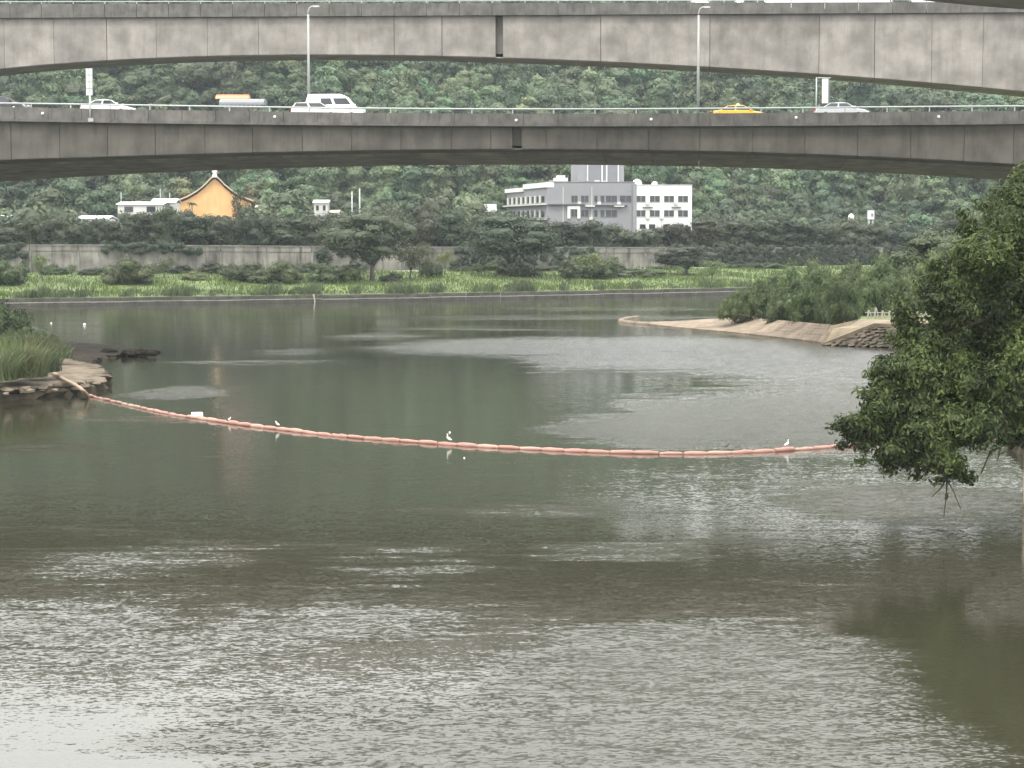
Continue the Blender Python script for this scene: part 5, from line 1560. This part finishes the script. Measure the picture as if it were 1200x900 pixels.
# anchor bag at the corner and white foam box
g = G(231, 487.5)
mb = MB().hexa([(-.36, -.22, -.1), (.36, -.22, -.1), (.36, .22, -.1), (-.36, .22, -.1)], [(-.34, -.2, .12), (.35, -.2, .1), (.34, .2, .12), (-.35, .2, .1)])
o = mb.build('foam_box', M['white']); o.location = (g.x, g.y, .12); o.rotation_euler = (.05, .04, .3)
tag(o, 'white foam box caught against the pink boom', 'box')
for (px, py, lab, sz) in [(99, 381, 'small white float bobbing on the far green water', .2), (60, 379, 'tiny pale scrap drifting near the far embankment', .12), (527, 507, 'small white scrap drifting behind the egret', .06), (544, 537, 'tiny pale scrap drifting in front of the boom', .05)]:
    g = G(px, py); o = MB().tube([(0, 0, -.1), (0, 0, sz * .3), (0, 0, sz), (0, 0, sz * 1.25)], [sz * .6, sz, sz * .7, sz * .15], 10).build('float_scrap', M['white'])
    o.location = (g.x, g.y, 0); tag(o, lab, 'debris')

M['bird_white'] = plain('white_feathers', (0.78, 0.77, 0.74), .8)
M['bird_grey'] = plain('dark_feathers', (0.06, 0.055, 0.05), .8)
M['bill'] = plain('bird_bill', (0.09, 0.075, 0.04), .5)
def bird(px, py, mat, label, hunch=False, face=1, dark=False, scale=1.0):
    """foot of the bird at the photo point, on the boom"""
    g = G(px, py, .18)
    e = empty('egret' if not dark else 'heron', g, 0 if face > 0 else math.pi); e.scale = (scale * .8,) * 3
    tag(e, label, 'bird')
    if hunch:
        path = [(-.22, 0, .16), (-.12, 0, .20), (0, 0, .26), (.08, 0, .33), (.10, 0, .39), (.08, 0, .43), (.11, 0, .47), (.16, 0, .47), (.20, 0, .465)]
    else:
        path = [(-.22, 0, .14), (-.12, 0, .19), (0, 0, .25), (.09, 0, .32), (.12, 0, .39), (.08, 0, .45), (.07, 0, .52), (.11, 0, .56), (.16, 0, .555)]
    rad = [.015, .06, .095, .075, .04, .028, .028, .036, .018]
    MB().tube(path, rad, 10).build('body', mat, e)
    q = path[-1]
    MB().tube([(q[0] - .01, 0, q[2]), (q[0] + .11, 0, q[2] - .02)], [.014, .003], 6).build('bill', M['bill'], e)
    for s_ in (-1, 1):
        MB().tube([(0.0, s_ * .03, .2), (.02, s_ * .03, .1), (0, s_ * .03, -.03)], [.014, .011, .011], 6).build('leg', M['bill'], e)
        MB().add([(-.2, s_ * .075, .17), (.03, s_ * .1, .29), (.06, s_ * .095, .22), (-.1, s_ * .09, .14), (-.2, s_ * .06, .16), (.03, s_ * .06, .28), (.06, s_ * .05, .21), (-.1, s_ * .05, .13)], [(0,1,2,3),(7,6,5,4),(0,4,5,1),(1,5,6,2),(2,6,7,3),(3,7,4,0)]).build('wing', mat, e)
bird(325, 500, M['bird_white'], 'white egret hunched on the boom beside the foam box end', True, -1, scale=.85)
bird(526, 518, M['bird_white'], 'white egret standing upright on the middle of the boom', False, -1, scale=1.0)
bird(922, 524, M['bird_white'], 'white egret on the boom beside the overhanging tree', False, 1, scale=.9)
bird(269, 493, M['bird_white'], 'small pale egret on the thin part of the boom', True, 1, scale=.6)
bird(557, 520, M['bird_grey'], 'small dark heron beside the upright egret', True, -1, True, scale=.6)
bird(852, 526, M['bird_grey'], 'dark heron crouching on the submerged stretch of boom', True, 1, True, scale=.8)
# stake in the far shallows
g = G(369, 354)
e = empty('mooring_stake', g); tag(e, 'leaning pale wooden stake in the water by the far embankment', 'stake')
MB().tube([(0.25, 0, -2.4), (0, 0, 0), (-.1, 0, .7), (-.22, 0, 1.35)], [.12, .11, .1, .08], 8).build('shaft', M['tan'], e)
box('rope_collar', M['tan'], e, -.34, -.06, -.13, .13, 1.0, 1.25)

# ================================================================== NEAR TREE
species_patches(M['leaf_near'], .8, .6, 1.6)
def near_tree():
    Y = 80.0
    s = S(Y)
    base = Vector((P(1345, 500, Y).x, Y + 1, -.5))
    e = empty('riverside_tree', base); tag(e, 'large leafy tree leaning over the water at the right edge', 'tree')
    C = [(1190, 262, 46, 0), (1225, 235, 60, 1), (1150, 300, 44, -.5), (1205, 320, 62, .5), (1112, 352, 44, 0), (1165, 380, 62, 1.2), (1085, 398, 40, .4), (1075, 440, 46, -.6), (1130, 445, 60, .6), (1190, 440, 62, 0),
         (1042, 468, 38, -.2), (1090, 498, 50, -.8), (1016, 505, 32, 0), (1052, 525, 34, -.4), (1100, 530, 34, -1), (1150, 500, 42, -1), (1195, 500, 34, 0), (1000, 498, 20, -.3), (1026, 478, 26, .2), (1136, 268, 18, .2), (1100, 322, 22, 0), (1060, 372, 20, .2), (1034, 430, 20, 0),(1120, 548, 20, -.8),
         (1265, 190, 80, 1), (1310, 280, 100, .5), (1270, 400, 90, .5), (1270, 480, 60, 0), (1360, 340, 110, 1), (1330, 160, 90, 2), (1400, 250, 110, 0), (1400, 430, 90, 1), (1160, 330, 60, 3.4), (1130, 420, 60, 3.2), (1200, 260, 60, 3.6), (1100, 480, 50, 2.6), (1215, 400, 70, 3.5), (1060, 500, 36, 2)]
    r = random.Random(8)
    cl = []
    for px, py, rp, dy in C:
        p = P(px, py, Y + dy); R_ = rp * s
        k = 9 if rp > 30 else 4
        cl.append((*(p - base), R_ * .8, R_ * .8, R_ * .75))
        for i in range(k):
            d = Vector((r.gauss(0, 1), r.gauss(0, 1), r.gauss(0, 1))); d.normalize()
            q = p + d * R_ * .55 - base
            rr_ = R_ * r.uniform(.36, .56)
            cl.append((q.x, q.y, q.z, rr_, rr_, rr_ * .7))
    me = leaves_mesh('crown', cl, 240000, .2, .42, 77, core=.58, droop=.5, fill=.45)
    o = link('crown', me, M['leaf_near'], e)
    # a few sparse sprays at the outline
    sp = []
    for px, py in [(985, 492), (978, 500), (990, 520), (1008, 540), (1040, 552), (1075, 558), (1100, 562), (1118, 558), (1130, 556), (1135, 561), (1128, 250), (1150, 240), (1092, 308), (1052, 352), (1046, 395), (1022, 438), (1012, 460), (1175, 225)]:
        p = P(px, py, Y - .3) - base; sp.append((p.x, p.y, p.z, .42, .42, .28))
    link('spray', leaves_mesh('spray', sp, 1500, .22, .42, 78, core=0, droop=.5, fill=.9), M['leaf_near'], e)
    # trunk and limbs
    def Q(px, py, dy=0): return P(px, py, Y + dy) - base
    MB().tube([(0, 0, -2), (-.1, 0, 1.5), (-.5, 0, 4), Q(1310, 400), Q(1300, 300, .5)], [.6, .5, .42, .34, .22], 12).build('trunk', M['wood_dark'], e)
    for pts, r0 in [([Q(1325, 450), Q(1270, 440), Q(1200, 470, -.3), Q(1140, 515, -.5), Q(1085, 540, -.5), Q(1040, 530, -.5)], .2),
                    ([Q(1320, 430), Q(1240, 380), Q(1160, 370), Q(1090, 400), Q(1040, 460)], .18),
                    ([Q(1312, 400), Q(1250, 320), Q(1180, 290), Q(1150, 290)], .16),
                    ([Q(1305, 350), Q(1240, 260), Q(1200, 235)], .14),
                    ([Q(1270, 440), Q(1200, 508), Q(1160, 530), Q(1150, 555)], .09)]:
        n = len(pts)
        MB().tube(pts, [r0 * (1 - .8 * i / (n - 1)) for i in range(n)], 8).build('limb', M['wood_dark'], e)
    for pts in [[Q(1085, 545, -.5), Q(1102, 552, -.5), Q(1110, 563, -.5), Q(1117, 575, -.5), Q(1126, 597, -.5)], [Q(1108, 562, -.5), Q(1102, 573, -.5), Q(1092, 582, -.5)], [Q(1110, 563, -.5), Q(1109, 580, -.5), Q(1106, 606, -.5)], [Q(1162, 528, -.3), Q(1156, 540, -.3), Q(1149, 556, -.3)], [Q(1173, 522, -.3), Q(1169, 540, -.3)]]:
        n = len(pts)
        MB().tube(pts, [.045 * (1 - .7 * i / (n - 1)) for i in range(n)], 6).build('twig', M['wood_dark'], e)
    p = Q(1109, 582, -.5)
    link('twig_leaf', leaves_mesh('twig_leaf', [(p.x, p.y, p.z, .08, .08, .15)], 30, .14, .4, 79, core=0, fill=.9), M['leaf_near'], e)
near_tree()
# bank the near tree stands on (out of frame, right)
o = slab_from_outline('near_bank', [(24.2, 55), (27, 40), (80, 35), (80, 130), (30, 128), (26, 100), (23.8, 80)], 1.0, M['turf'], M['mud'], .3, 5, 6, hump=1.2)
tag(o, 'earth bank under the large leaning tree', 'bank', kind='structure')
# pale post at the frame edge
g = G(1203.5, 590)
e = empty('mooring_post', g); tag(e, 'pale concrete mooring post standing in the water below the leaning tree', 'post')
MB().tube([(0, 0, -2.4), (0, 0, 2.6)], [.17, .16], 12).build('shaft', M['float3'], e)
MB().tube([(0, 0, 2.6), (0, 0, 2.75)], [.2, .18], 12).build('cap', M['offwhite'], e)

# ================================================================== HAZE
hz = bpy.data.materials.new('haze'); hz.use_nodes = True
hz.node_tree.nodes.clear()
ho = hz.node_tree.nodes.new('ShaderNodeOutputMaterial'); hp = hz.node_tree.nodes.new('ShaderNodeVolumePrincipled')
hp.inputs['Color'].default_value = (0.80, 0.90, 0.97, 1); hp.inputs['Density'].default_value = 0.0001
hz.node_tree.links.new(hp.outputs[0], ho.inputs['Volume'])
o = box('haze', hz, None, -520, 520, -90, 1190, -4.2, 190)
tag(o, 'thin pale humid haze over the river and the hill', 'haze', kind='stuff')
